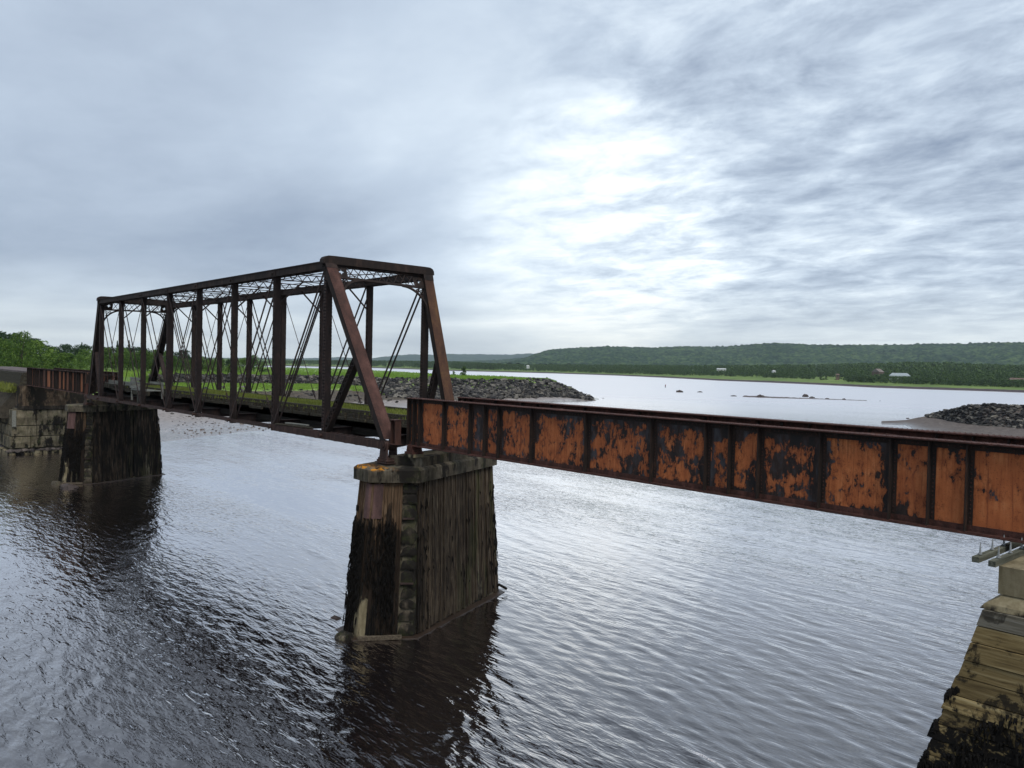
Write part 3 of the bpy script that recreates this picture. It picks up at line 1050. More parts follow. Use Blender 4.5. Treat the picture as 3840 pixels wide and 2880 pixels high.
# ------------------------------------------------------------------ gravel bar, river rocks, marker
def river_bits():
    a = ground(2790, 1487, WZ); b = ground(3250, 1503, WZ)
    n = 60; V = []; F = []
    for i in range(n + 1):
        t = i / n
        c = a * (1 - t) + b * t
        hw = (2.6 * math.sin(math.pi * min(1, t * 1.6 + 0.12)) + 1.8 * (1 - t)) * (1 - t ** 4) + 0.1
        nr = np.array([-(b - a)[1], (b - a)[0], 0]); nr /= np.linalg.norm(nr)
        for k, (o, z) in enumerate(((-1.6, -0.15), (-1, 0.02), (-.3, 0.30), (.3, 0.34), (1, 0.05), (1.6, -0.15))):
            p = c + nr * o * hw * 1.6
            V.append((p[0], p[1], WZ + z * (1 - t * .6) + (random.uniform(-.05, .08) if 0 < k < 5 else 0)))
    F = grid_faces(n + 1, 6)
    link('gravel_bar', fast_mesh('gravel_bar', np.array(V), F, 'gravel'), kind='structure')
    def lump(px, py, wpx, hpx, label, name='river_rock', cat='rock', group=None, parts=5):
        p = ground(px, py, WZ); d = math.hypot(p[0] - CAM[0], p[1] - CAM[1]); k = d / FPX
        m = MB(); w_ = wpx * k / 3.4; h_ = hpx * k * .5
        for i in range(parts):
            f = (i + .5) / parts * 2 - 1
            q = p + CR * f * w_ * .75
            s = h_ * (1 - .45 * abs(f)) * .62
            m.rock((q[0], q[1], WZ + s * .45), w_ * .42 + .05, w_ * .4 + .05, s, random.uniform(0, 6), random.uniform(-.2, .2))
        o = m.build(name, 'rock')
        o['label'] = label; o['category'] = cat
        if group: o['group'] = group
        return o
    lump(2549, 1471, 40, 20, 'dark bushy-topped rock in the river right of the marker post')
    lump(2625, 1471, 30, 9, 'low flat rock in the river between the round rock and the gravel bar')
    lump(2752, 1486, 34, 9, 'pair of low rocks just off the left end of the gravel bar')
    lump(2812, 1487, 26, 6, 'smallest flat rocks off the left tip of the gravel bar', parts=4)
    lump(2851, 1490, 44, 24, 'big dark boulder at the left end of the gravel bar')
    lump(3020, 1488, 34, 24, 'tallest brown boulder in the middle of the gravel bar')
    lump(3045, 1492, 30, 12, 'low boulder leaning right of the tallest one on the gravel bar')
    lump(3102, 1496, 22, 8, 'small rock on the gravel bar right of its middle')
    lump(3165, 1498, 18, 9, 'last small dark rock toward the right tip of the gravel bar')
    lump(3300, 1504, 10, 3, 'tiny rock awash beyond the right tip of the gravel bar', parts=2)
    lump(2262, 1494, 11, 5, 'small lone rock in the river off the point of the dike', parts=2)
    lump(2215, 1491, 30, 5, 'line of low rocks awash at the point of the dike', parts=5)
    lump(3475, 1571, 18, 14, 'pointed dark stone at the left foot of the riprap spit', parts=2)
    lump(3404, 1570, 16, 7, 'small dark stones on the far edge of the spit sand', parts=3)
    # channel marker
    p = ground(2495, 1453, WZ)
    t = thing('marker_post', 'thin dark red marker post standing in the river', 'marker post', (p[0], p[1], WZ))
    m = MB(); m.cyl((0, 0, -1), (0, 0, .8), 0.2, 8); m.build('post', 'rock', t)
    m = MB(); m.cyl((0, 0, .8), (0, 0, 1.5), 0.24, 8); m.build('top_band', 'post_red', t)
    m = MB(); m.cyl((0, 0, 1.5), (0, 0, 1.65), 0.16, 8, 0.05); m.build('cap', 'post_red', t)
    # mud flat stones
    st = MB()
    for i in range(420):
        px = random.uniform(640, 1180); s = random.betavariate(1.2, 2) * 1.0
        x, y, z, d = bank_point(px, s)
        r = random.uniform(.03, .10) * (2.2 if random.random() < .05 else 1)
        st.rock((x, y, z + r * .3), r * 1.3, r, r * .7, random.uniform(0, 6))
    st.build('mud_flat_stones', 'peb', kind='stuff')


river_bits()


# ------------------------------------------------------------------ far shore, wood, hills
FS = [(-900, 1366), (400, 1368), (960, 1371), (1300, 1377), (1700, 1391), (2060, 1400), (2300, 1408), (2700, 1428), (3000, 1440), (3300, 1455), (3792, 1471), (4300, 1492), (5200, 1540)]
FSB = np.array([bearing(p[0]) for p in FS]); FSD = np.array([dist(p[0], p[1], WZ) for p in FS])


def shore_d(b): return np.interp(-b, -FSB, FSD)


def far_level(b, d):
    s = shore_d(b); t = d - s
    return np.interp(t, [-20, 0, 15, 22, 120, 600, 1200, 6000], [-9, WZ, -5.6, -5.2, -3.6, 1.5, 5, 8])


def far_shore():
    bs = np.linspace(FSB[0], FSB[-1], 700)
    offs = np.concatenate([[-20, 0, 4, 8, 12, 15, 17, 19, 20.5, 22, 24, 28], np.linspace(34, 140, 14), np.linspace(170, 900, 16), [1300, 1900, 3000, 6000]])
    B, O = np.meshgrid(bs, offs, indexing='ij')
    D = shore_d(B) + O
    X = CAM[0] + D * np.cos(B); Y = CAM[1] + D * np.sin(B)
    wob = (vnoise(X, Y, 0.03, 6, 4) - 0.5) * np.where(O > -5, 9, 0) * np.where(O < 30, 1, 0)
    Z = np.interp((O + wob).ravel(), [-20, 0, 15, 22, 120, 600, 1200, 6000], [-9, WZ, -5.6, -5.2, -3.6, 1.5, 5, 8]).reshape(O.shape)
    link('far_shore', fast_mesh('far_shore', np.stack([X, Y, Z], -1).reshape(-1, 3), grid_faces(*X.shape), 'far_land', True), kind='structure')


far_shore()


def crown_mesh(r, h, n, leafs, seed, lump=9, base=0.25, conifer=False):
    """leaf quads over lumpy blobs; returns V,F centred at the trunk foot, height h"""
    g = np.random.default_rng(seed)
    if conifer:
        t = g.uniform(0, 1, n) ** 0.8
        rad = r * (1 - t) * (0.75 + 0.25 * np.sin(t * 40)) * np.sqrt(g.uniform(0.3, 1, n))
        a = g.uniform(0, 6.283, n)
        C = np.stack([rad * np.cos(a), rad * np.sin(a), h * (base + (1 - base) * t) - 0.2 * rad], 1)
    else:
        cb = []
        for k in range(lump):
            a = g.uniform(0, 6.283); z = h * g.uniform(base + .08, .92); q = g.uniform(0, .85) * r * (1 - .6 * max(0, z / h - .45))
            rr = g.uniform(.18, .42) * r * (1 - 0.4 * max(0, z / h - .5))
            cb.append((q * math.cos(a), q * math.sin(a), z, rr))
        cb.append((0, 0, h - .38 * r, .38 * r))
        cb = np.array(cb)
        idx = g.choice(len(cb), n, p=cb[:, 3] ** 2 / (cb[:, 3] ** 2).sum())
        u = g.normal(size=(n, 3)); u /= np.linalg.norm(u, axis=1)[:, None]
        u[:, 2] = np.abs(u[:, 2]) * np.where(g.uniform(size=n) < .75, 1, -1)
        C = cb[idx, :3] + u * (cb[idx, 3] * g.uniform(.7, 1.08, n))[:, None] * (1, 1, .85)
        C[:, 2] = np.maximum(C[:, 2], h * 0.06)
    a1 = g.normal(size=(n, 3)); a1 /= np.linalg.norm(a1, axis=1)[:, None]
    a2 = np.cross(a1, g.normal(size=(n, 3))); a2 /= np.linalg.norm(a2, axis=1)[:, None]
    s = leafs * g.uniform(.6, 1.4, n)[:, None]
    V = np.stack([C - a1 * s, C + a2 * s * .7, C + a1 * s, C - a2 * s * .7], 1).reshape(-1, 3)
    F = np.arange(4 * n).reshape(-1, 4)
    return V, F


def trunk_mb(h, r):
    m = MB()
    m.cyl((0, 0, -0.6), (0.05, 0, h * .55), r, 7, r * .55)
    m.cyl((0.05, 0, h * .55), (0.1, .05, h * .88), r * .55, 6, r * .15)
    for k in range(5):
        a = k * 1.3; z = h * (.3 + .1 * k)
        m.cyl((0.03, 0, z), (math.cos(a) * h * .2, math.sin(a) * h * .2, z + h * .18), r * .35, 5, r * .1)
    return m


TREES = {}
for k in range(5):
    V, F = crown_mesh(0.42 + .05 * (k % 3), 1.0, 2600, 0.020, 50 + k, 24 + 3 * k, 0.08)
    TREES['a%d' % k] = (fast_mesh('crown', V, F, 'leaf'), trunk_mb(1, .022).mesh('trunk', 'bark'))
for k in range(2):
    V, F = crown_mesh(0.42, 1.0, 2200, 0.020, 70 + k, 24, 0.10)
    TREES['d%d' % k] = (fast_mesh('crown', V, F, 'leaf_dark'), trunk_mb(1, .022).mesh('trunk', 'bark'))
V, F = crown_mesh(0.20, 1.0, 1500, 0.018, 80, 1, 0.08, True)
TREES['c0'] = (fast_mesh('crown', V, F, 'leaf_dark'), trunk_mb(1, .016).mesh('trunk', 'bark'))
V, F = crown_mesh(0.55, 1.0, 900, 0.05, 90, 7, 0.02)
TREES['b0'] = (fast_mesh('crown', V, F, 'leaf_far'), trunk_mb(.7, .03).mesh('trunk', 'bark'))


def tree(kind, x, y, z, h, label, name='leafy_tree', cat='tree', group=None, wide=1.0):
    o = thing(name, label, cat, (x, y, z), group)
    o.rotation_euler = (0, 0, random.uniform(0, 6.28))
    o.scale = (h * wide, h * wide, h)
    link('crown', TREES[kind][0], o); link('trunk', TREES[kind][1], o)
    return o


TOPL = [(-400, 1215), (52, 1238), (100, 1258), (193, 1286), (286, 1286), (386, 1292), (524, 1296), (579, 1300), (693, 1316), (784, 1333), (860, 1340), (947, 1330), (985, 1352)]


def left_trees():
    tx = [t[0] for t in TOPL]; ty = [t[1] for t in TOPL]

    def place(px, d, top, kind, label, **kw):
        b = bearing(px)
        x = CAM[0] + d * math.cos(b); y = CAM[1] + d * math.sin(b)
        f = ground(px, 1500, -6) - CAM; 
        horiz = horizon(px)
        zt = CAM[2] + (horiz - top) * d / FPX * math.cos(b - YAW)
        pr = bank_profile(b); z = float(np.interp(d, [p[0] for p in pr], [p[1] for p in pr]))
        return tree(kind, x, y, z - .15, max(1.2, zt - z), label, **kw)
    G1 = 'trees behind the left girder span'
    G2 = 'trees seen through the truss'
    G3 = 'back row of dark trees on the left bank'
    L1 = 'leafy green tree in the wood above the short left girder span'
    L2 = 'leafy green tree in the row seen through the truss beyond the grass field'
    L3 = 'dark green tree in the back row of the left bank wood'
    POSTS = [376, 455, 537, 634, 742, 873, 1030]
    ORD = ['left end post and first', 'first and second', 'second and third', 'third and fourth', 'fourth and fifth', 'fifth and sixth', 'sixth and seventh']

    def bay(px_):
        k_ = int(np.searchsorted(POSTS, px_)); return ORD[min(k_, 6)]

    def girder_part(px_):
        if px_ < 0: return 'beyond the left edge of the photo'
        return 'above the ' + ('left end' if px_ < 150 else 'middle' if px_ < 240 else 'right end') + ' of the left girder span'
    i = 0
    px = -130.0
    while px < 330:
        d = random.uniform(150, 185) if px < 200 else random.uniform(180, 225)
        top = np.interp(px, tx, ty) + random.uniform(4, 40)
        place(px, d, top, 'a%d' % (i % 5), 'leafy green front tree ' + girder_part(px), group=G1, wide=random.uniform(.95, 1.25)); i += 1
        px += random.uniform(28, 46)
    px = 340.0
    while px < 905:
        d = random.uniform(235, 265)
        top = np.interp(px, tx, ty) + random.uniform(6, 26)
        place(px, d, top, 'a%d' % (i % 5), 'leafy green front tree between the ' + bay(px) + ' near truss posts', group=G2, wide=random.uniform(1.0, 1.3)); i += 1
        px += random.uniform(24, 36)
    px = -110.0
    while px < 880:
        d = random.uniform(280, 330)
        top = np.interp(px, tx, ty) + random.uniform(-2, 10)
        place(px, d, top, 'd%d' % (i % 2), 'dark back-row tree of the left wood, ' + (girder_part(px) if px < 330 else 'between the ' + bay(px) + ' truss posts'), group=G3, wide=random.uniform(1.1, 1.5)); i += 1
        px += random.uniform(30, 55)
    place(232, 165, 1318, 'a1', 'bright green rounded tree in front of the wood above the left girder', wide=1.2)
    place(75, 150, 1236, 'a2', 'tallest tree of the left bank wood, at the far left of the photo', wide=.62)
    place(438, 300, 1277, 'c0', 'left of the two pointed spruces rising above the wood', name='spruce_tree')
    place(482, 300, 1275, 'c0', 'right of the two pointed spruces rising above the wood', name='spruce_tree')
    place(305, 300, 1283, 'c0', 'pointed spruce above the middle of the left girder span', name='spruce_tree')
    place(690, 290, 1306, 'd1', 'dark rounded tree rising above the row seen through the truss', wide=1.0)
    place(915, 290, 1338, 'a3', 'low bushy tree left of the last tree at the end of the row', wide=1.3)
    place(947, 300, 1328, 'a4', 'last round tree at the right end of the row, seen through the truss', wide=1.2)
    place(980, 300, 1356, 'b0', 'low shrub at the foot of the last tree of the row', name='shrub', cat='shrub', wide=1.4)
    place(1740, 330, 1371, 'b0', 'round green shrub alone on the grass dike right of the truss', name='shrub', cat='shrub', wide=.9)
    place(1700, 340, 1390, 'b0', 'tiny shrub left of the round shrub on the grass dike', name='shrub', cat='shrub', wide=1.0)
    place(2050, 278, 1414, 'b0', 'small weed clump on the point of the grass dike', name='shrub', cat='shrub', wide=.9)


left_trees()


def far_wood():
    """the wood on the far shore: one mass"""
    V0 = []; kinds = []
    protos = []
    for k in range(6):
        protos.append(crown_mesh(0.5, 1.0, 130, 0.078, 200 + k, 11, 0.02)[0])
    cone = crown_mesh(0.2, 1.0, 90, 0.06, 300, 1, 0.02, True)[0]
    g = np.random.default_rng(5)
    n = 0
    tops = [(-900, 1352), (960, 1353), (1300, 1350), (1700, 1354), (1900, 1364), (2300, 1366), (2700, 1368), (3000, 1366), (3200, 1362), (3500, 1355), (3792, 1368), (5200, 1360)]
    for i in range(7600):
        px = g.uniform(-100, 4300)
        b = bearing(px)
        s = float(shore_d(b))
        u = g.uniform()
        # open grassy field in front
        front = np.interp(px, [960, 1700, 2300, 2600, 2700, 3040, 3060, 3160, 3180, 3792], [80, 80, 60, 110, 150, 130, 300, 300, 85, 72])
        d = s + front + (u ** 1.8) * np.interp(px, [1000, 2000, 3800], [1100, 900, 800])
        k = s / 400
        x = CAM[0] + d * math.cos(b); y = CAM[1] + d * math.sin(b)
        z = float(far_level(b, d))
        horiz = horizon(px)
        top = np.interp(px, [t[0] for t in tops], [t[1] for t in tops])
        hmax = CAM[2] - (top - horiz) * d / FPX * math.cos(b - YAW) - z
        depth = (d - s - front)
        h = min(hmax * g.uniform(.82, 1.02), g.uniform(4.0, 6.5) + depth * 0.03)
        if px < 1950: h = min(hmax, g.uniform(7, 12))
        h = max(h, 2.5)
        # keep the houses in view
        blocked = False
        for hx, hw, hd, row in HOUSE_SIGHT:
            if abs(px - hx) < hw + h * .45 * FPX / d and d < hd + 8:
                h = min(h, max(1.0, CAM[2] - (row - horiz) * d / FPX * math.cos(b - YAW) - z))
        pr = cone if g.uniform() < .14 else protos[g.integers(6)]
        a = g.uniform(0, 6.28); c_, s_ = math.cos(a), math.sin(a)
        wd = h * g.uniform(.9, 1.3) if h < 6 else h * g.uniform(.7, 1.0)
        P = pr * (wd, wd, h)
        V0.append(np.stack([P[:, 0] * c_ - P[:, 1] * s_ + x, P[:, 0] * s_ + P[:, 1] * c_ + y, P[:, 2] + z - .2], 1))
    V = np.concatenate(V0)
    F = np.arange(len(V)).reshape(-1, 4)
    link('far_wood', fast_mesh('far_wood', V, F, 'leaf_far'), kind='stuff')


HOUSE_SIGHT = [(2703, 24, 1150, 1389), (3370, 44, 790, 1411), (3290, 22, 780, 1402), (3140, 12, 820, 1407), (2900, 10, 1000, 1397), (1978, 8, 1500, 1381), (3800, 32, 730, 1422)]
far_wood()


def far_bushes():
    G = 'bushes on the open meadow of the far shore'
    for k, (px, d_off, h) in enumerate([(3050, 150, 2.4), (3080, 120, 3.6), (3098, 135, 2.6), (3135, 150, 2.2), (3150, 190, 2.6), (3165, 140, 2.4), (3052, 230, 3.0)]):
        b = bearing(px); d = float(shore_d(b)) + d_off
        tree('b0', CAM[0] + d * math.cos(b), CAM[1] + d * math.sin(b), float(far_level(b, d)) - .1, h * 1.15,
             ['leftmost round bush standing on the open meadow of the far shore', 'largest round bush, front left on the far shore meadow', 'bush just right of the largest bush on the far meadow', 'smallest round bush low on the far meadow below the hut', 'bush in the middle of the far meadow right of the smallest', 'rightmost low bush at the edge of the far meadow', 'bush highest up at the left of the far meadow'][k], name='bush', cat='bush', group=G, wide=1.3)


far_bushes()


def houses():
    def house(px, d, wid, dep, wh, rh, rot, wall, roof, label, zoff=0.0, name='house', cat='house', hip=0.25, windows=3):
        b = bearing(px)
        x = CAM[0] + d * math.cos(b); y = CAM[1] + d * math.sin(b); z = float(far_level(b, d)) + zoff
        t = thing(name, label, cat, (x, y, z))
        t.rotation_euler = (0, 0, b + math.pi / 2 + rot)       # local X across the sight line, local +Y away... -Y faces us
        m = MB(); m.box(-wid / 2, wid / 2, -dep / 2, dep / 2, -4, wh); m.build('wall', wall, t)
        m = MB(); o = .35
        x0, x1, y0, y1 = -wid / 2 - o, wid / 2 + o, -dep / 2 - o, dep / 2 + o
        hx = hip * dep
        m.add([(x0, y0, wh), (x1, y0, wh), (x1, y1, wh), (x0, y1, wh), (x0 + hx, 0, wh + rh), (x1 - hx, 0, wh + rh), (x0, y0, wh + .15), (x1, y0, wh + .15), (x1, y1, wh + .15), (x0, y1, wh + .15)],
              [(0, 3, 2, 1), (0, 1, 7, 6), (1, 2, 8, 7), (2, 3, 9, 8), (3, 0, 6, 9), (6, 7, 5, 4), (7, 8, 5), (8, 9, 4, 5), (9, 6, 4)])
        r = m.build('roof', roof, t)
        m = MB(); m.box(wid * .2, wid * .2 + .7, -.4, .4, wh + rh * .5, wh + rh + .5); m.build('chimney', 'roof_brown', r)
        for sgn in (-1, 1):
            for k in range(windows):
                xx = -wid / 2 + wid * (k + .5) / windows
                m = MB(); yy = sgn * (dep / 2 + .02)
                m.box(xx - .5, xx + .5, min(yy, yy + .04 * sgn), max(yy, yy + .04 * sgn), wh * .35, wh * .78)
                m.build('window', 'glass', t)
        return t
    house(2703, 1150, 12, 7, 3.4, 1.2, 0.15, 'white', 'white', 'long white building among the trees below the wooded ridge', 2.6, 'barn', 'barn', 0.0)
    house(3372, 790, 16, 9, 2.8, 2.6, 0.1, 'white', 'roof_grey', 'house with broad pale grey roof half hidden by bushes on the far shore', 2.2)
    house(3290, 780, 5.5, 8, 4.6, 2.8, 0.9, 'wall_dark', 'roof_brown', 'brown gabled house left of the pale grey roof', 3.6, hip=0.0)
    house(3140, 820, 3.0, 2.5, 2.2, 1.2, 0.0, 'wall_dark', 'roof_red', 'tiny hut with a dull brown roof above the far meadow', 2.4, 'hut', 'hut', windows=1)
    house(2900, 1000, 3.4, 4, 3, 1.4, .3, 'white', 'white', 'small white house end among the trees left of the meadow', 2.6, windows=1)
    house(1978, 1500, 5, 4, 4.4, 1.5, .3, 'white', 'white', 'white speck of a house low on the shore below the left end of the ridge', 0.5, windows=1)
    house(3812, 730, 12, 7, 2.8, 2.2, .2, 'wall_dark', 'roof_red', 'dull brown roofed house in the bushes at the right edge', 1.2, hip=0.3)


houses()


def canopy(X, Y, cell, hgt, seed):
    """hemispherical crowns on a jittered grid"""
    xi = np.floor(X / cell).astype(np.int64); yi = np.floor(Y / cell).astype(np.int64)
    best = np.zeros_like(X)
    for i in (-1, 0, 1):
        for j in (-1, 0, 1):
            a = xi + i; b = yi + j

            def hh(s):
                n = (a * 374761393 + b * 668265263 + (seed + s) * 1442695041) & 0x7fffffff
                n = ((n ^ (n >> 13)) * 1274126177) & 0x7fffffff
                return ((n ^ (n >> 16)) & 0xffff) / 65535.0
            cx = (a + .15 + .7 * hh(1)) * cell; cy = (b + .15 + .7 * hh(2)) * cell
            r = cell * (.55 + .4 * hh(3)); t = hgt * (.55 + .6 * hh(4))
            q = 1 - ((X - cx) ** 2 + (Y - cy) ** 2) / r ** 2
            best = np.maximum(best, np.where(q > 0, np.sqrt(np.maximum(q, 0)), 0) * t)
    return best


def hill(name, cols, d_foot, d_crest, mat, cell, hgt, dstep, bstep, zfoot=-3.5, back=500, rough=6.0):
    cx = [c[0] for c in cols]; cy = [c[1] for c in cols]
    b0, b1 = bearing(cx[0]), bearing(cx[-1])
    bs = np.arange(b0, b1, -bstep)
    ds = np.concatenate([np.arange(d_foot, d_crest + 60, dstep), np.linspace(d_crest + 80, d_crest + back, 8)])
    B, D = np.meshgrid(bs, ds, indexing='ij')
    px = 1920 - FPX * np.tan(B - YAW)
    horiz = horizon(px)
    top = np.interp(px, cx, cy)
    dc = d_crest * (1 + 0.05 * np.sin(px / 130.0) + 0.03 * np.sin(px / 47.0))
    zc = CAM[2] + (horiz - top) * dc / FPX * np.cos(B - YAW) - hgt * .8
    t = np.clip((D - d_foot) / (dc - d_foot), 0, 1)
    X = CAM[0] + D * np.cos(B); Y = CAM[1] + D * np.sin(B)
    s = t ** 1.25 * (1 - .18 * t) / (1 - .18)
    Z = zfoot + (zc - zfoot) * s
    Z += (vnoise(X, Y, 0.006, 3, 4) - 0.5) * rough * np.sin(np.pi * np.clip(t, 0, 1)) * 2
    over = np.clip((D - dc) / back, 0, 1)
    Z -= over * (zc - zfoot) * .5
    Z += canopy(X, Y, cell, hgt, 5)
    return link(name, fast_mesh(name, np.stack([X, Y, Z], -1).reshape(-1, 3), grid_faces(*X.shape), mat, True), kind='structure')


hill('wooded_ridge', [(1880, 1362), (1925, 1353), (1985, 1335), (2050, 1312), (2130, 1306), (2260, 1298), (2440, 1303), (2540, 1299), (2700, 1297), (2800, 1291), (2900, 1286), (3090, 1293), (3200, 1293), (3400, 1289), (3560, 1285), (3792, 1284), (4300, 1287), (5600, 1300)],
     1900, 3100, 'hill', 12, 9, 10.0, R(0.055), 2.0)
hill('distant_hills', [(-900, 1338), (500, 1342), (968, 1342), (1080, 1345), (1262, 1339), (1397, 1342), (1450, 1336), (1510, 1329), (1600, 1330), (1691, 1326), (1900, 1329), (1995, 1324), (2200, 1326), (2700, 1322), (3200, 1322)],
     6100, 7300, 'hill_far', 50, 10, 60, R(0.1), 0, 600, 10)
hill('middle_ridge', [(1560, 1362), (1700, 1357), (1800, 1352), (1900, 1346), (2000, 1338), (2300, 1335)], 2800, 3800, 'hill', 14, 9, 22, R(0.06), 3, 400, 6)

# ------------------------------------------------------------------ through truss bridge
PL = 4.873          # panel length
HT = 7.159          # chord to chord height
WT = 5.0            # truss spacing
NP = 9


def lacing(m, p, q, axis_w, half, w=0.045, th=0.012, pitch=0.30, nrm=(0, 1, 0), cross=False):
    """zigzag bars between two lines offset by +-half along axis_w, running p -> q"""
    p = np.array(p, float); q = np.array(q, float); a = np.array(axis_w, float)
    L = np.linalg.norm(q - p); n = max(2, int(round(L / pitch)))
    for i in range(n):
        s0 = p + (q - p) * i / n; s1 = p + (q - p) * (i + 1) / n
        sg = 1 if i % 2 else -1
        m.beam(s0 + a * half * sg, s1 - a * half * sg, w, th, nrm)
        if cross: m.beam(s0 - a * half * sg + np.array(nrm) * th, s1 + a * half * sg + np.array(nrm) * th, w, th, nrm)


def truss():
    T = thing('truss_bridge', 'rusty steel through-truss railway bridge span with lattice portal and mossy timber deck', 'bridge', (0, 0, 0))
    PIN = {(0, 0): 2.3, (0, 9): 9 * PL, (1, 0): -.1, (1, 9): 41.3}      # the span ends on the skew

    def pnt(i, y, z):
        if i in (0, 9): return np.array([PIN[(0 if y < WT / 2 else 1, i)], y, z])
        return np.array([i * PL, y, z])
    for side, Y in ((0, 0.0), (1, WT)):
        out = -1 if side == 0 else 1
        # top chord: two channels and cover plate, lacing under
        x0, x1 = PL - .1, 8 * PL + .1
        m = MB()
        for s in (-1, 1):
            m.box(x0, x1, Y + s * .20 - .012, Y + s * .20 + .012, HT - .17, HT + .14)
            m.box(x0, x1, min(Y + s * .21, Y + s * .26), max(Y + s * .21, Y + s * .26), HT - .17, HT - .155)
        m.box(x0, x1, Y - .265, Y + .265, HT + .143, HT + .165)
        lacing(m, (x0, Y, HT - .18), (x1, Y, HT - .18), (0, 1, 0), .2, .06, .012, .38, (0, 0, 1))
        tc = m.build('top_chord', 'rust_dark', T)
        m = MB()
        xs = np.arange(x0 + .1, x1, .16)
        for x in xs:
            m.rivet((x, Y + out * .233, HT + .165), (0, 0, 1), .017, .014)
            if side == 0: m.rivet((x, Y - .212, HT + .10), (0, -1, 0), .014, .012)
            m.rivet((x, Y - .235, HT - .17), (0, 0, -1), .018, .018)
        m.build('rivets', 'rust_dark', tc, kind='stuff')
        for i in range(2, 8):                                    # splice plates at the pins
            m = MB(); xx = i * PL
            m.box(xx - .28, xx + .28, Y - .236, Y - .213, HT - .15, HT + .12)
            m.cyl((xx, Y - .30, HT - .02), (xx, Y + .30, HT - .02), .06, 10)
            m.build('gusset', 'rust_dark', tc)
        # end posts
        for e, (ib, it) in enumerate(((0, 1), (9, 8))):
            p = pnt(ib, Y, 0.05); q = pnt(it, Y, HT + .02)
            d = (q - p) / np.linalg.norm(q - p)
            nrm = np.cross((0, 1, 0), d); nrm /= np.linalg.norm(nrm)
            if nrm[0] * (1 if e else -1) < 0: nrm = -nrm            # outward face normal
            m = MB()
            for s in (-1, 1):
                m.beam(p + np.array((0, s * .20, 0)), q + np.array((0, s * .20, 0)), .03, .32, nrm)
            ep = m.build('end_post', 'rust_dark', T)
            m = MB()
            m.beam(p + nrm * .172 + d * .12, q + nrm * .172 - d * .02, .50, .022, nrm)
            cm = 'rust_red' if side == 0 else 'rust_ochre'
            m.build('cover_plate', cm if e else 'rust_black', ep)
            m = MB()
            Lr = np.linalg.norm(q - p)
            for k in range(int(Lr / .13)):
                c = p + d * (.2 + k * .13)
                for s in (-1, 1):
                    m.rivet(c + nrm * .184 + np.array((0, s * .205, 0)), nrm, .019, .016)
                    if k > Lr / .13 - 14: m.rivet(c + nrm * .184 + np.array((0, s * .06, 0)), nrm, .017, .014)
                m.rivet(c - nrm * .12 + np.array((0, -.217, 0)), (0, -1, 0), .016, .014)
            m.build('rivets', 'rust_black', ep, kind='stuff')
            m = MB()
            lacing(m, p + d * .4 - nrm * .15, q - d * .4 - nrm * .15, (0, 1, 0), .19, .05, .012, .36, nrm)
            m.build('lacing', 'rust_dark', ep, kind='stuff')
            m = MB()                                                   # hip gusset
            m.beam(q + np.array((0, 0, -.35)) + d * .1, q + np.array((0, 0, .12)), .46, .40, (1, 0, 0))
            m.cyl(q + np.array((0, -.31, -.04)), q + np.array((0, .31, -.04)), .075, 12)
            m.beam(q + nrm * .186 - d * .30, q + nrm * .186 + d * .10, .52, .02, nrm)
            m.build('hip_casting', 'rust_dark', ep)
            # collision strut from foot of the hip vertical to the end post's middle
            a = pnt(it, Y, .05); b = p + (q - p) * .47
            dd = (b - a) / np.linalg.norm(b - a); nn = np.cross((0, 1, 0), dd); nn /= np.linalg.norm(nn)
            m = MB()
            for s in (-1, 1):
                m.beam(a + nn * s * .13, b + nn * s * .13, .26, .022, nn)
            for yy in (-.12, .12):
                lacing(m, a + np.array((0, yy, 0)), b + np.array((0, yy, 0)), nn, .12, .04, .012, .22, (0, 1, 0), True)
            m.build('collision_strut', 'rust_dark' if e else 'rust_bar', T)
        # verticals
        for i in range(1, 9):
            xx = i * PL
            m = MB()
            for s in (-1, 1):
                m.box(xx + s * .10 - .010, xx + s * .10 + .010, Y - .14, Y + .14, -.16, HT - .17)
                for t in (-1, 1):
                    xa, xb = sorted((xx + s * .10 - s * .012, xx + s * .10 - s * .065))
                    m.box(xa, xb, Y + t * .133 - .007, Y + t * .133 + .007, -.14, HT - .18)
            v = m.build('vertical_post', 'rust_black' if (i + side) % 3 else 'rust_dark', T)
            m = MB()
            for t in (-1, 1):
                if i in (1, 8):
                    for zz in np.arange(0.1, HT - .3, .14):
                        m.box(xx - .105, xx + .105, Y + t * .147 - .006, Y + t * .147 + .006, zz, zz + .085)
                else:
                    lacing(m, (xx, Y + t * .147, .0), (xx, Y + t * .147, HT - .25), (1, 0, 0), .095, .035, .012, .155, (0, 1, 0))
            m.build('lacing', 'rust_bar', v, kind='stuff')
            m = MB()
            for zz in np.arange(.1, HT - .3, .16):
                m.rivet((xx + .112, Y - .13, zz), (1, 0, 0), .016, .016)
                m.rivet((xx + .112, Y + .13, zz), (1, 0, 0), .016, .016)
            m.build('rivets', 'rust_black', v, kind='stuff')
        # main diagonals: pairs of eyebars
        def bar_pair(p, q, w, gap, nm='diagonal_bar', mat='rust_bar', th=.03):
            for s in (-1, 1):
                m = MB(); o = np.array((0, s * gap, 0))
                m.beam(p + o, q + o, w, th, (0, 1, 0))
                for c in (p, q):
                    m.cyl(c + o - np.array((0, .02, 0)), c + o + np.array((0, .02, 0)), w * 1.15, 10)
                m.build(nm, mat, T)
        for i in range(1, 5): bar_pair(pnt(i, Y, HT - .05), pnt(i + 1, Y, 0), .10 if i < 3 else .085, .15 if i % 2 else .12)
        for i in range(8, 4, -1): bar_pair(pnt(i, Y, HT - .05), pnt(i - 1, Y, 0), .10 if i > 6 else .085, .15 if i % 2 else .12)
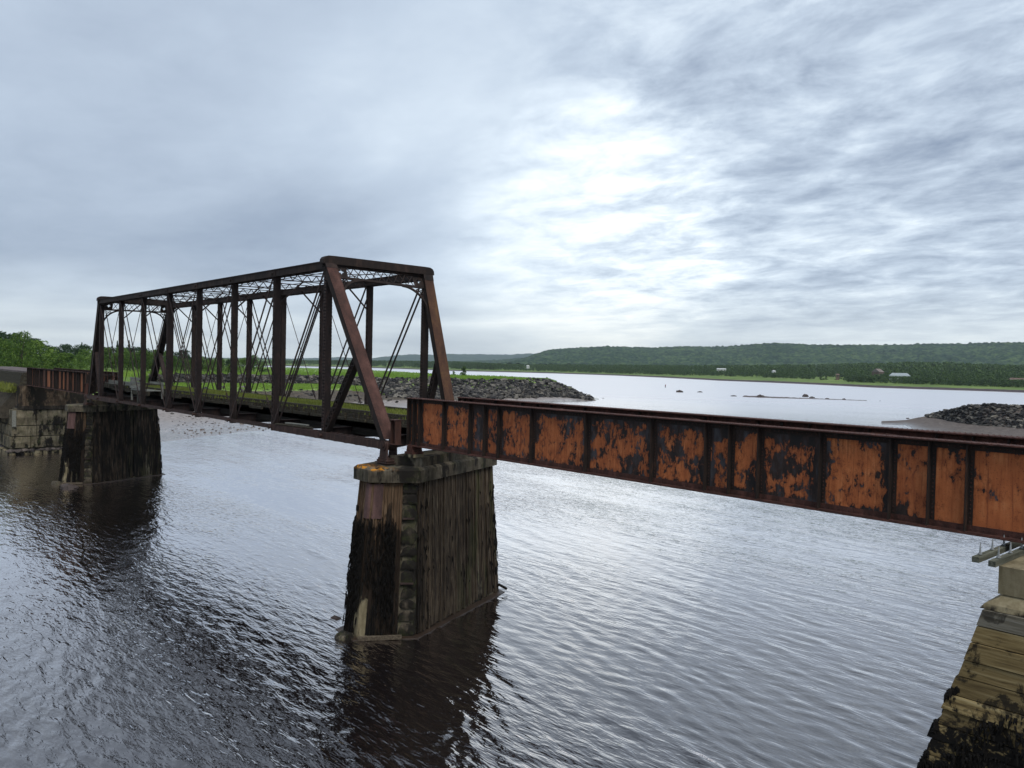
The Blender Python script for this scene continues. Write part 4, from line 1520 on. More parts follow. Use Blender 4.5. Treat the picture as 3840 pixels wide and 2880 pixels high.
        # counters: single adjustable rods with turnbuckle
        for a, b in ((2, 1), (3, 2), (4, 3), (5, 4), (5, 6), (6, 7), (4, 5)):
            if (a, b) in ((5, 4), (4, 5)): continue
            p = pnt(a, Y, HT - .05); q = pnt(b, Y, 0)
            m = MB(); m.cyl(p, q, .021, 6)
            r = m.build('counter_rod', 'rust_bar', T)
            m = MB(); c = q + (p - q) * .17; dd = (p - q) / np.linalg.norm(p - q)
            m.cyl(c - dd * .13, c + dd * .13, .042, 8)
            m.build('turnbuckle', 'rust_bar', r)
        # bottom chord
        for a, b in ((0, 2), (7, 9)):
            m = MB(); xa_ = (PIN[(side, 0)] - (1.25 if side == 0 else 0)) if a == 0 else a * PL; xb_ = PIN[(side, 9)] if b == 9 else b * PL
            for s in (-1, 1):
                m.box(xa_, xb_, Y + s * .19 - .012, Y + s * .19 + .012, -.15, .13)
                ya, yb = sorted((Y + s * .178, Y + s * .11))
                m.box(xa_, xb_, ya, yb, .118, .13)
                m.box(xa_, xb_, ya, yb, -.15, -.138)
            lacing(m, (xa_, Y, .14), (xb_, Y, .14), (0, 1, 0), .17, .05, .012, .42, (0, 0, 1), True)
            lacing(m, (xa_, Y, -.16), (xb_, Y, -.16), (0, 1, 0), .17, .05, .02, .42, (0, 0, 1))
            m.build('bottom_chord', 'rust_chord', T)
        for a in range(2, 7):
            for s in (-1, 1):
                m = MB(); o = Y + s * (.13 if a % 2 else .17)
                m.beam((a * PL - .05, o, 0), ((a + 1) * PL + .05, o, 0), .03, .14, (0, 0, 1))
                m.build('chord_eyebar', 'rust_chord', T)
        for i in range(1, 9):
            m = MB(); m.cyl((i * PL, Y - .30, 0), (i * PL, Y + .30, 0), .065, 10)
            m.cyl((i * PL, Y - .33, 0), (i * PL, Y - .28, 0), .10, 6)
            m.build('pin', 'rust_chord', T)
        # shoes
        for e in (0, 9):
            xx = PIN[(side, e)] - (.9 if (side, e) == (0, 0) else 0); sg = 1 if e else -1
            m = MB()
            m.box(xx - .34, xx + .30, Y - .25, Y + .25, -.52, -.46)
            m.box(xx - .42, xx + .40, Y - .34, Y + .34, -.66, -.62)
            for s in (-1, 1):
                y0 = Y + s * .2
                m.add([(xx - .30, y0 - .02, -.46), (xx + .26, y0 - .02, -.46), (xx + .24, y0 - .02, .1), (xx - .20, y0 - .02, .18),
                       (xx - .30, y0 + .02, -.46), (xx + .26, y0 + .02, -.46), (xx + .24, y0 + .02, .1), (xx - .20, y0 + .02, .18)],
                      [(0, 1, 2, 3), (7, 6, 5, 4), (0, 4, 5, 1), (1, 5, 6, 2), (2, 6, 7, 3), (3, 7, 4, 0)])
            m.cyl((xx, Y - .26, 0), (xx, Y + .26, 0), .19, 16)
            m.cyl((xx, Y - .31, 0), (xx, Y + .31, 0), .09, 12)
            for k in range(5): m.cyl((xx - .3 + k * .145, Y - .3, -.57), (xx - .3 + k * .145, Y + .3, -.57), .05, 8)
            m.build('bearing_shoe', 'rust_chord', T)
            m = MB()                                             # hollow end column beside the post
            xa = xx + sg * .30; xb = xx + sg * .62
            xa, xb = min(xa, xb), max(xa, xb)
            m.box(xa, xa + .02, Y - .13, Y + .13, .10, .98)
            m.box(xb - .02, xb, Y - .13, Y + .13, .10, .98)
            m.box(xa + .022, xb - .022, Y + .0, Y + .012, .10, .98)
            m.box(xa - .03, xb + .03, Y - .17, Y + .17, .982, 1.0)
            m.box(xa - .03, xb + .03, Y - .17, Y + .17, .075, .098)
            m.build('end_bracket', 'rust_red', T)
    # portals in the plane of the end posts
    for e, (ib, it) in enumerate(((0, 1), (9, 8))):
        p = pnt(ib, 0, .05); q = pnt(it, 0, HT + .02); dn = (q - p) / np.linalg.norm(q - p)
        p2 = pnt(ib, WT, .05); q2 = pnt(it, WT, HT + .02); df = (q2 - p2) / np.linalg.norm(q2 - p2)
        d = (dn + df) / 2; d /= np.linalg.norm(d)
        nrm = np.cross((0, 1, 0), d); nrm /= np.linalg.norm(nrm)
        if nrm[0] * (1 if e else -1) < 0: nrm = -nrm
        def P(y, s): return q + (dn * (1 - y / WT) + df * y / WT) * s + np.array((0, y, 0))
        # rounded cap strut
        m = MB()
        yy = [-.34, -.32, -.24, -.10, .2]
        zz = [.10, .24, .34, .395, .405]
        ys = yy + [WT - v for v in yy[::-1]]; zs = zz + zz[::-1]
        V = []
        for y, z in zip(ys, zs):
            for a, b in ((-.17, .0), (-.17, 1.), (.19, 1.), (.19, .0)):
                c = pnt(it, y, HT) + np.array((a * (1 if e else -1), 0, .06 + (z - .06) * b))
                V.append(c)
        F = []
        for i in range(len(ys) - 1):
            for k in range(4):
                F.append((i * 4 + k, i * 4 + (k + 1) % 4, i * 4 + 4 + (k + 1) % 4, i * 4 + 4 + k))
        F += [(0, 1, 2, 3), tuple(4 * (len(ys) - 1) + k for k in (3, 2, 1, 0))]
        m.add(V, F)
        m.build('portal_strut', 'rust_dark', T)
        m = MB()
        for s, w in ((-.02, .08), (-.62, .07)):
            m.beam(P(.2, s), P(WT - .2, s), .10, w, nrm)
        m.build('portal_chord', 'rust_dark', T)
        m = MB()
        y0, y1 = .78, WT - .78; n = 9
        for k in range(n):
            a = y0 + (y1 - y0) * k / n; b = y0 + (y1 - y0) * (k + 1) / n
            m.beam(P(a, -.05), P(b, -.60), .038, .014, nrm)
            m.beam(P(a, -.60) + nrm * .018, P(b, -.05) + nrm * .018, .038, .014, nrm)
        m.build('portal_lattice', 'rust_dark', T)
        for y, sg in ((.22, 1), (WT - .22, -1)):
            # end plate with a four-lobed hole: built from strips around the opening
            m = MB()
            c = P(y + sg * .28, -.32)
            for k in range(24):
                t0 = 2 * math.pi * k / 24; t1 = 2 * math.pi * (k + 1) / 24
                def inner(t): return .085 + .035 * math.cos(4 * t)
                def outer(t):
                    return min(.28 / max(abs(math.cos(t)), 1e-3), .27 / max(abs(math.sin(t)), 1e-3))
                q0 = [c + np.array((0, math.cos(t) * r_, 0)) + d * math.sin(t) * r_ + nrm * o_ for t, r_, o_ in
                      ((t0, inner(t0), 0), (t0, outer(t0), 0), (t1, outer(t1), 0), (t1, inner(t1), 0), (t0, inner(t0), .015), (t0, outer(t0), .015), (t1, outer(t1), .015), (t1, inner(t1), .015))]
                m.add(q0, [(0, 1, 2, 3), (7, 6, 5, 4), (0, 4, 5, 1), (1, 5, 6, 2), (2, 6, 7, 3), (3, 7, 4, 0)])
            m.build('pierced_plate', 'rust_dark', T)
            # curved knee brace
            m = MB()
            rad = 1.25; pts = []
            for k in range(13):
                t = math.pi / 2 * k / 12
                pts.append(P(y + sg * (rad - rad * math.sin(t) - .02), -.62 - rad + rad * math.cos(t) - .03) )
            for a, b in zip(pts[:-1], pts[1:]): m.beam(a, b, .10, .06, nrm)
            m.build('knee_brace', 'rust_dark', T)
            m = MB()
            for (ya, sa, rr) in ((.20, -.86, .085), (.40, -.80, .07), (.20, -1.08, .06)):
                for k in range(12):
                    t0 = 2 * math.pi * k / 12; t1 = 2 * math.pi * (k + 1) / 12
                    c = P(y + sg * ya, sa)
                    m.beam(c + np.array((0, math.cos(t0) * rr, 0)) + d * math.sin(t0) * rr, c + np.array((0, math.cos(t1) * rr, 0)) + d * math.sin(t1) * rr, .045, .03, nrm)
            m.build('trefoil_ornament', 'rust_dark', T)
    # sway struts between the trusses at each panel point
    for i in range(2, 8):
        xx = i * PL
        m = MB()
        for z in (HT + .06, HT - .26):
            for s in (-1, 1): m.box(xx + s * .07 - .035, xx + s * .07 + .035, .22, WT - .22, z - .012, z + .012)
        lacing(m, (xx, .3, HT - .10), (xx, WT - .3, HT - .10), (0, 0, 1), .15, .04, .014, .24, (1, 0, 0))
        lacing(m, (xx, .3, HT + .075), (xx, WT - .3, HT + .075), (1, 0, 0), .10, .04, .012, .24, (0, 0, 1))
        m.build('sway_strut', 'rust_dark', T)
        for y, sg in ((.16, 1), (WT - .16, -1)):
            m = MB(); m.beam((xx, y, HT - 1.35), (xx, y + sg * 1.15, HT - .27), .07, .05, (1, 0, 0))
            m.build('sway_brace', 'rust_dark', T)
    # top lateral rods and angle struts
    for i in range(1, 8):
        for a, b in ((i, i + 1), (i + 1, i)):
            m = MB(); m.cyl((a * PL, .25, HT + .02), (b * PL, WT - .25, HT + .02), .018, 6)
            m.build('lateral_rod', 'rust_dark', T)
    for y in (1.7, 3.3):
        m = MB(); m.box(PL, 8 * PL, y - .04, y + .04, HT + .09, HT + .105)
        m.build('top_angle', 'rust_dark', T)
    # floor system
    for i in range(0, 10):
        if i in (0, 9):
            a_ = pnt(i, 0, 0) + np.array((.1 if i == 0 else -.1, .2, .08)); b_ = pnt(i, WT, 0) + np.array((.1 if i == 0 else -.1, -.2, .08))
            m = MB(); m.beam(a_, b_, .03, .44); m.beam(a_ + np.array((0, 0, .23)), b_ + np.array((0, 0, .23)), .2, .02)
            m.build('floor_beam', 'rust_black', T)
            continue
        xx = i * PL
        m = MB(); m.box(xx - .012, xx + .012, .2, WT - .2, -.14, .30)
        m.box(xx - .12, xx + .12, .2, WT - .2, .302, .322); m.box(xx - .12, xx + .12, .2, WT - .2, -.155, -.14)
        m.build('floor_beam', 'rust_black', T)
    for y in (1.35, 1.95, 3.05, 3.65):
        m = MB(); m.box(.1, 9 * PL - .1, y - .11, y + .11, .325, .70)
        m.build('stringer', 'deck_dark', T)
    m = MB(); m.box(.1, 9 * PL - .1, 1.24, 1.30, .03, .66); m.build('fascia_board', 'deck_dark', T)
    # ties
    n = 116; xs = np.linspace(.15, 9 * PL + .35, n)
    mesh = None
    for k, x in enumerate(xs):
        if k % 29 == 0:
            m = MB(); m.box(-.13, .13, -1.62, 1.62, -.1, .1); mesh = m.mesh('tie', 'tie')
        o = link('tie', mesh, T)
        o.location = (x, 2.72 + random.uniform(-.05, .05), .805 + random.uniform(-.008, .008)); o.rotation_euler = (0, 0, random.uniform(-.02, .02))
    for y in (1.3, 4.1):
        m = MB()
        a = .2
        while a < 9 * PL:
            b = min(a + random.uniform(4, 5.5), 9 * PL + .3)
            j = random.uniform(-.02, .02)
            m.box(a, b - .02, y - .09 + j, y + .09 + j, .925, 1.06)
            a = b
        m.build('guard_timber', 'tie', T)
    for k in range(26):
        x0 = .3 + k * 1.68
        if random.random() < .2: continue
        m = MB(); m.box(x0, x0 + 1.5, 1.02 + random.uniform(-.02, .02), 1.10, .60, .72)
        m.build('edge_board', 'tie', T)
    # earth and grass on the deck
    X, Y = np.meshgrid(np.linspace(2, 9 * PL + .2, 260), np.linspace(1.42, 3.98, 22), indexing='ij')
    amt = np.interp(X, [2, 9, 14, 34, 38, 44], [0.02, .03, .08, .07, .03, .02])
    Z = .90 + amt * np.sin(np.pi * (Y - 1.42) / 2.56) ** .5 + (vnoise(X, Y, 1.1, 3, 4) - .5) * .09
    s = link('deck_soil', fast_mesh('deck_soil', np.stack([X, Y, Z], -1).reshape(-1, 3), grid_faces(*X.shape), 'moss_bed', True), T)
    s['kind'] = 'stuff'
    pts = []
    for k in range(9500):
        x = random.uniform(6, 43.6); dens = np.interp(x, [6, 12, 33, 37, 44], [.35, 1, 1, .5, .35])
        if random.random() > dens: continue
        y = random.uniform(1.4, 4.0)
        pts.append((x, y, .93 + np.interp(x, [2, 9, 14, 34, 38, 44], [0, .02, .07, .06, .02, .01]) * math.sin(math.pi * (y - 1.4) / 2.6) ** .5))
    g = tufts('deck_grass', pts, .03, .15, 'moss', .03, 4)
    g.parent = T
    # refuge platform on the near side
    m = MB()
    for k in range(7): m.box(11.6, 14.9, .12 + k * .17, .12 + k * .17 + .155, .90, .945)
    pf = m.build('refuge_platform', 'grey_wood', T)
    for x in (11.7, 14.1):
        m = MB(); m.box(x, x + .1, .12, .22, .2, 1.75); m.build('rail_post', 'grey_wood', pf)
    for z in (1.12, 1.42, 1.70):
        m = MB(); m.beam((11.6, .08, z), (14.3, .08, z - .03), .04, .18 if z < 1.6 else .14); m.build('rail_board', 'grey_wood', pf)
    for x in (11.5,):
        for z in (1.2, 1.55):
            m = MB(); m.box(x, x + .05, .14, 1.0, z - .08, z + .08); m.build('end_board', 'grey_wood', pf)
    m = MB(); m.beam((14.4, .5, 1.48), (17.0, .5, 1.48), .05, .14); m.build('rail_board', 'grey_wood', pf)
    m = MB(); m.box(16.8, 16.9, .45, .55, .5, 1.5); m.build('rail_post', 'grey_wood', pf)
    m = MB(); m.box(11.7, 15.2, .14, .26, .62, .9); m.build('platform_joist', 'tie', pf)
    m = MB(); m.beam((13.0, .16, .85), (12.6, .3, .02), .1, .1); m.build('strut', 'grey_wood', pf)
    m = MB(); m.box(3.2, 8.8, .95, 1.05, 1.05, 1.33); m.build('side_board', 'grey_wood', T)


t_ = Mt('mossy_deck_soil', .95, 0, .1)
t_.color(t_.ramp(t_.noise(t_.pos(), 2.5, 7, .7), [(0.35, (0.035, 0.032, 0.016)), (0.5, (0.09, 0.10, 0.028)), (0.65, (0.17, 0.19, 0.045))]))
t_.bump(t_.noise(t_.pos(), 9, 5, .7), .8, .04)
M['moss_bed'] = t_.m
truss()


# ------------------------------------------------------------------ deck plate girder spans
def girder_span(name, label, xs, x_start, x_end, peels, y_near=.45, y_far=2.84, zb=.05, zt=1.83, light=False, web='web', fl='rust_flange', frames=True, far_web='web_dim', rr=.018):
    T = thing(name, label, 'bridge', (x_start, (y_near + y_far) / 2, zb))
    def put(o):
        o.location = (-x_start, -(y_near + y_far) / 2, -zb)
        return o
    for gi, Y in enumerate((y_near, y_far)):
        m = MB(); m.box(x_start, x_end, Y - .20, Y + .20, zt - .025, zt); tp = put(m.build('top_flange', fl, T))
        m = MB(); m.box(x_start, x_end, Y - .20, Y + .20, zb, zb + .025); put(m.build('bottom_flange', fl, T))
        for nm, za, zc in (('top_angle', zt - .16, zt - .027), ('bottom_angle', zb + .027, zb + .16)):
            m = MB()
            for s in (-1, 1):
                ya, yb = sorted((Y + s * .009, Y + s * .024)); m.box(x_start + .01, x_end - .01, ya, yb, za, zc)
                ya, yb = sorted((Y + s * .026, Y + s * .155)); zz = (zc - .014, zc) if nm[0] == 't' else (za, za + .014)
                m.box(x_start + .01, x_end - .01, ya, yb, *zz)
            put(m.build(nm, fl if nm[0] == 'b' or gi == 1 else 'rust_stiff', T))
        # web panels between stiffeners
        ed = [x_start] + list(xs) + [x_end]
        for k in range(len(ed) - 1):
            if ed[k + 1] - ed[k] < .06: continue
            m = MB(); m.box(ed[k] + .001, ed[k + 1] - .001, Y - .007, Y + .007, zb + .027, zt - .027)
            o = put(m.build('web_panel', web if gi == 0 else far_web, T)); o['peel'] = float(peels[k % len(peels)]) if gi == 0 else .15
        # stiffeners
        for x in [x_start + .02] + list(xs) + [x_end - .02]:
            m = MB()
            for s in (-1, 1):
                ya, yb = sorted((Y + s * .026, Y + s * .155))
                m.box(x - .010, x + .010, ya, yb, zb + .043, zt - .043)
                ya, yb = sorted((Y + s * .009, Y + s * .022))
                m.box(x + .012, x + .105, ya, yb, zb + .162, zt - .162)
                m.box(x - .010, x + .010, Y + s * .009 if s > 0 else Y - .026, Y + .026 if s > 0 else Y - .009, zb + .162, zt - .162)
            put(m.build('stiffener', 'rust_stiff', T))
        m = MB()
        for x in np.arange(x_start + .06, x_end - .03, .115):
            for s in (-1, 1):
                m.rivet((x, Y + s * .17, zt), (0, 0, 1), rr, rr * .95)
                m.rivet((x, Y + s * .09, zt), (0, 0, 1), rr, rr * .8)
            for z in (zt - .10, zb + .095):
                m.rivet((x, Y - .024, z), (0, -1, 0), rr, rr * .9)
        if gi == 0:
            for x in xs:
                for z in np.arange(zb + .22, zt - .2, .085): m.rivet((x + .06, Y - .022, z), (0, -1, 0), rr * .95, rr * .9)
        put(m.build('rivets', fl if not light else 'rust_stiff', T, kind='stuff'))
    if frames:
        n = int((x_end - x_start) / 2.7)
        for k in range(n + 1):
            x = x_start + .3 + (x_end - x_start - .6) * k / n
            m = MB()
            m.beam((x, y_near + .16, zt - .22), (x, y_far - .16, zt - .22), .09, .09)
            m.beam((x, y_near + .16, zb + .22), (x, y_far - .16, zb + .22), .09, .09)
            m.beam((x - .03, y_near + .16, zt - .3), (x - .03, y_far - .16, zb + .3), .07, .02, (1, 0, 0))
            m.beam((x + .03, y_near + .16, zb + .3), (x + .03, y_far - .16, zt - .3), .07, .02, (1, 0, 0))
            put(m.build('cross_frame', 'rust_stiff', T))
        for k in range(n):
            xa = x_start + .3 + (x_end - x_start - .6) * k / n; xb = x_start + .3 + (x_end - x_start - .6) * (k + 1) / n
            ya, yb = (y_near + .18, y_far - .18) if k % 2 else (y_far - .18, y_near + .18)
            m = MB(); m.beam((xa, ya, zt - .13), (xb, yb, zt - .13), .09, .012)
            put(m.build('lateral_brace', 'rust_flange', T))
    return T, put


xs_r = [44.95, 45.31, 46.79, 48.28, 49.06, 49.77, 51.34, 53.66, 56.05, 57.75, 58.44, 59.23, 60.76, 62.30, 63.06, 63.76, 65.1]
pe = [.8, .8, .50, .62, .9, .75, .60, .58, .62, .62, .85, .70, .70, .50, .30, .15, .10, .25, .2]
M['web_dim'] = M['web']
girder_span('girder_bridge', 'long rusty plate girder bridge span with flaking orange panels in the foreground', xs_r, 44.58, 66.9, pe)
xs_l = [-22.4, -21.9, -21.3, -20.3, -19.3, -18.4, -17.3, -16.6, -14.9, -12.9, -11.6, -11.0, -10.4, -8.9, -7.6, -6.2, -5.6, -4.5, -3.6, -2.9, -1.6]


def web_left():
    t = Mt('rust_stained_left_web', .8, 0, .25)
    P = t.pos()
    g = t.noise(t.map(P, (1, 1, .08)), 7, 6, .62)
    n = t.noise(P, 1.3, 6, .62)
    v = t.math('ADD', t.math('MULTIPLY', g, .5), t.math('MULTIPLY', n, .3))
    v = t.math('MULTIPLY_ADD', t.rand(), .22, v)
    t.color(t.ramp(v, [(0.38, (0.05, 0.024, 0.018)), (0.5, (0.15, 0.055, 0.028)), (0.66, (0.34, 0.12, 0.05))]))
    return t.m


M['web_l'] = web_left()
girder_span('girder_bridge', 'short rusty plate girder bridge span at the far left, left of the truss', xs_l, -23.1, -.75, [0], web='web_l', light=True, far_web='web_l', rr=.02)


# ------------------------------------------------------------------ piers
def offset_poly(poly, r):
    P = np.array(poly, float); n = len(P); out = []
    for i in range(n):
        a, b, c = P[i - 1], P[i], P[(i + 1) % n]
        e1 = (b - a) / np.linalg.norm(b - a); e2 = (c - b) / np.linalg.norm(c - b)
        n1 = np.array((e1[1], -e1[0])); n2 = np.array((e2[1], -e2[0]))
        m = (n1 + n2); m /= np.linalg.norm(m)
        out.append(tuple(b + m * r / max(.4, m @ n1)))
    return out


def pier(dx, dy, label, seed, weed=True, front=True):
    random.seed(seed)
    P0, P1, P2, P3 = (43.37, -1.2), (44.5, -1.26), (45.62, .21), (43.05, 6.1)
    C = ((P0[0] + P3[0]) / 2, (P0[1] + P3[1]) / 2)
    P4 = (2 * C[0] - P1[0], 2 * C[1] - P1[1]); P5 = (2 * C[0] - P2[0], 2 * C[1] - P2[1])
    cap = [P0, P1, P2, P3, P4, P5]
    # counterclockwise check
    A = sum(cap[i][0] * cap[(i + 1) % 6][1] - cap[(i + 1) % 6][0] * cap[i][1] for i in range(6))
    cap = cap if A > 0 else cap[::-1]
    if A <= 0: raise RuntimeError('poly order')
    T = thing('bridge_pier', label, 'pier', (C[0] + dx, C[1] + dy, WZ))
    off = np.array((-C[0], -C[1], -WZ))
    def fin(o): o.location = tuple(off); return o
    ztop = -.70
    m = MB()
    m.prism(cap, ztop - .53, ztop - .09); 
    m.prism(cap, ztop - .0899, ztop, offset_poly(cap, -.11))
    fin(m.build('cap', 'cap' if dx == 0 else 'concrete', T))
    # bearing block on the cap
    m = MB()
    bl = [(44.62, .10), (45.15, .62), (43.9, 4.6), (43.05, 4.2), (44.0, .35)]
    bl = [(44.0, -.02), (45.28, .55), (43.45, 4.6), (42.7, 4.2)]
    m.prism(bl, ztop + .001, ztop + .34)
    o = fin(m.build('bearing_block', 'cap', T))
    for yy in (.45, 2.84):
        m = MB()
        xx = 44.85
        m.box(xx - .26, xx + .30, yy - .24, yy + .24, ztop + .341, ztop + .46)
        fin(m.build('pad_stone', 'concrete_tan', T))
        m = MB()
        m.box(xx - .22, xx + .28, yy - .25, yy + .25, ztop + .461, ztop + .54)
        m.box(xx - .15, xx + .24, yy - .22, yy + .22, ztop + .541, ztop + .62)
        m.box(xx - .10, xx + .20, yy - .24, yy + .24, ztop + .621, ztop + .747)
        fin(m.build('girder_bearing', 'rust_flange', T))
    # battered core
    top = offset_poly(cap, -.24); bot = offset_poly(cap, -.08)
    zb = WZ - 2.0; zt_ = ztop - .532
    def lerp(i, t, z):
        """point on face i at t, at level z, on the core surface"""
        s = (zt_ - z) / (zt_ - WZ)
        a = np.array(top[i]) * (1 - s) + np.array(bot[i]) * s
        b = np.array(top[(i + 1) % 6]) * (1 - s) + np.array(bot[(i + 1) % 6]) * s
        # nose leans out further at the foot
        p = a * (1 - t) + b * t
        if p[1] < .6: p = p + np.array((-.02, -.36)) * s * min(1, (.6 - p[1]) / 1.8)
        if p[1] > 5: p = p + np.array((.1, .4)) * s * min(1, (p[1] - 5) / 1.8)
        return p
    m = MB()
    rows = np.linspace(zt_, zb, 8)
    V = []
    for z in rows:
        for i in range(6):
            for t in (0, .5):
                q = lerp(i, t, z); V.append((q[0], q[1], z))
    n = 12; F = []
    for r_ in range(7):
        for k in range(n):
            F.append((r_ * n + k, (r_ + 1) * n + k, (r_ + 1) * n + (k + 1) % n, r_ * n + (k + 1) % n))
    F.append(tuple(range(n))); F.append(tuple(range(7 * n, 8 * n))[::-1])
    m.add(V, F)
    fin(m.build('core', 'concrete', T))
    # vertical sheathing boards
    for i in range(6):
        a = np.array(cap[i]); b = np.array(cap[(i + 1) % 6]); L = np.linalg.norm(b - a)
        wv = .115 if i in (0, 1) else .125
        nb = int(L / wv)
        e = (b - a) / L; nn = np.array((e[1], -e[0]))
        cuts = np.cumsum([0] + [random.uniform(.75, 1.25) for _ in range(nb)]); cuts = cuts / cuts[-1]
        for k in range(nb):
            t0, t1 = cuts[k], cuts[k + 1]
            if i == 1 and t0 > .70: continue                      # bare strip with stones
            if i == 2 and t0 < .012: continue
            th = random.uniform(.05, .12)
            zt2 = zt_ - random.uniform(.01, .06) - (random.uniform(.1, .7) if random.random() < (.05 if i in (1, 2) else .2) else 0)
            zb2 = WZ - .6 if random.random() < .85 else WZ + random.uniform(.1, 1.2)
            if i == 2: zb2 = WZ + random.uniform(.02, .16)
            if i == 0 and k > nb - 4: zb2 = WZ + 1.75 + random.uniform(-.2, .2)
            if i == 1 and k < 2: zb2 = WZ + 1.6 + random.uniform(-.3, .1)
            g = .008
            V = []
            split = 5
            zs = np.linspace(zt2, zb2, split)
            for z in zs:
                j = random.uniform(-.012, .012)
                for (t, o_) in ((t0 + g / L, .004), (t0 + g / L, th + j), (t1 - g / L, th + j * .5), (t1 - g / L, .004)):
                    q = lerp(i, t, z) + nn * o_
                    V.append((q[0], q[1], z))
            F = []
            for r_ in range(split - 1):
                for c in range(4): F.append((r_ * 4 + c, r_ * 4 + 4 + c, r_ * 4 + 4 + (c + 1) % 4, r_ * 4 + (c + 1) % 4))
            F += [(0, 1, 2, 3), tuple(4 * (split - 1) + c for c in (3, 2, 1, 0))]
            m = MB(); m.add(V, F)
            fin(m.build('plank', 'plank' if dx == 0 else 'plank_black', T))
    # stones showing in the bare strip
    z = zt_ - .05; k = 0
    while z > WZ + .1:
        h = random.uniform(.32, .75)
        q = lerp(1, .86, z - h / 2)
        m = MB(); m.rock((q[0], q[1], z - h / 2), .26, .08, h * .47, math.atan2(P2[1] - P1[1], P2[0] - P1[0]))
        fin(m.build('stone', 'stone', T))
        z -= h + .03; k += 1
    for zz in (-2.55, -4.9):
        a = lerp(1, .72, zz); b = lerp(1, .98, zz)
        m = MB(); m.beam((a[0], a[1], zz), (b[0], b[1], zz), .3, .05)
        fin(m.build('exposed_tie_bar', 'rust_bar', T))
    # rusty wrap plate at the nose corner
    m = MB()
    zt3, zb3 = zt_ - .06, zt_ - 1.32
    qs = []
    for zz in (zt3, zb3):
        for (i, t) in ((0, .80), (0, 1.0), (1, .27)):
            a = np.array(cap[i]); b = np.array(cap[(i + 1) % 6]); e = (b - a) / np.linalg.norm(b - a); nn = np.array((e[1], -e[0]))
            if (i, t) == (0, 1.0): nn = nn + np.array((.4, -.4)); nn = nn / np.linalg.norm(nn)
            q = lerp(i, t, zz) + nn * .135
            qs.append((q[0], q[1], zz)); q2 = lerp(i, t, zz) + nn * .10
            qs.append((q2[0], q2[1], zz))
    F = []
    for c in (0, 2):
        F.append((c, c + 2, 6 + c + 2, 6 + c)); F.append((c + 1, 6 + c + 1, 6 + c + 3, c + 3))
        F.append((c, c + 1, c + 3, c + 2)); F.append((6 + c, 6 + c + 2, 6 + c + 3, 6 + c + 1))
    F += [(0, 6, 7, 1), (4, 5, 11, 10)]
    m.add(qs, F)
    fin(m.build('iron_plate', 'rust_plate', T))
    # exposed concrete at nose foot
    m = MB()
    V = []
    for zz in (WZ + 2.0, WZ - .5):
        for (i, t) in ((0, .72), (0, 1.0), (1, .17)):
            q = lerp(i, t, zz); V.append((q[0], q[1], zz))
            a = np.array(cap[i]); b = np.array(cap[(i + 1) % 6]); e = (b - a) / np.linalg.norm(b - a); nn = np.array((e[1], -e[0]))
            if t == 1.0: nn = nn + np.array((.4, -.4)); nn = nn / np.linalg.norm(nn)
            q = q + nn * .07; V.append((q[0], q[1], zz))
    m.add(V, [(1, 3, 9, 7), (3, 5, 11, 9), (0, 6, 8, 2), (2, 8, 10, 4), (0, 2, 3, 1), (2, 4, 5, 3), (0, 1, 7, 6), (4, 10, 11, 5), (6, 7, 9, 8), (8, 9, 11, 10)])
    fin(m.build('nose_concrete', 'concrete_tan', T))
    # footing ledge just above the water along the long side and waler at the nose
    ledge = offset_poly([tuple(lerp(i, 0, WZ)) for i in range(6)], .30)
    m = MB(); m.prism(offset_poly(ledge, .18), WZ - 1.5, WZ + .03, ledge); fin(m.build('footing', 'footing', T))
    a = lerp(1, .0, WZ); b = lerp(1, .78, WZ)
    e = (b - a) / np.linalg.norm(b - a); nn = np.array((e[1], -e[0]))
    m = MB(); m.beam((*(a + nn * .30), WZ + .07), (*(b + nn * .34), WZ + .10), .12, .14); fin(m.build('waler', 'waler', T))
    m = MB(); a = lerp(0, .92, WZ); m.rock((a[0] - .15, a[1] - .42, WZ + .02), .33, .22, .26, .4); fin(m.build('nose_stone', 'concrete', T))
    # ragged rockweed clumps
    if weed:
        st = MB()
        for k in range(2600):
            i = random.choices([0, 1, 2, 5, 4, 3], [6, 7, 1, 4, 2, 2])[0]; t = random.random()
            if i == 1 and t > .62: t *= .6
            z = WZ + random.betavariate(2.2, 1.8) * 4.4 if i in (0, 1, 5) else WZ + random.uniform(.3, 5.0)
            if i == 2: t = random.choice((random.uniform(0, .10), random.uniform(.9, 1), random.random()))
            if i == 1 and z < WZ + 1.9 and t < .2: continue
            a = np.array(cap[i]); b = np.array(cap[(i + 1) % 6]); e = (b - a) / np.linalg.norm(b - a); nn = np.array((e[1], -e[0]))
            q = lerp(i, t, z) + nn * random.uniform(.10, .17); l = random.uniform(.10, .45); w_ = random.uniform(.006, .022)
            p0 = (*(q - e * w_), z); p1 = (*(q + e * w_), z); o_ = nn * random.uniform(-.01, .07)
            p2 = (*(q + o_ + e * random.uniform(-.05, .05)), z - l); p3 = (*(q + nn * .05), z - l * .4)
            st.add([p0, p1, p2, p3], [(0, 3, 2), (1, 2, 3), (0, 1, 3)])
        for k in range(26):                                       # lumps breaking the outline
            i, t = random.choice([(0, random.uniform(0, .2)), (2, random.uniform(.97, 1)), (3, random.uniform(0, .1)), (5, random.uniform(.9, 1))])
            z = WZ + random.uniform(.8, 4.7)
            a = np.array(cap[i]); b = np.array(cap[(i + 1) % 6]); e = (b - a) / np.linalg.norm(b - a); nn = np.array((e[1], -e[0]))
            q = lerp(i, t, z) + nn * .10
            st.rock((q[0], q[1], z), .05, .05, random.uniform(.12, .32), random.uniform(0, 6))
        fin(st.build('rockweed', 'weed', T, kind='stuff'))
    return T


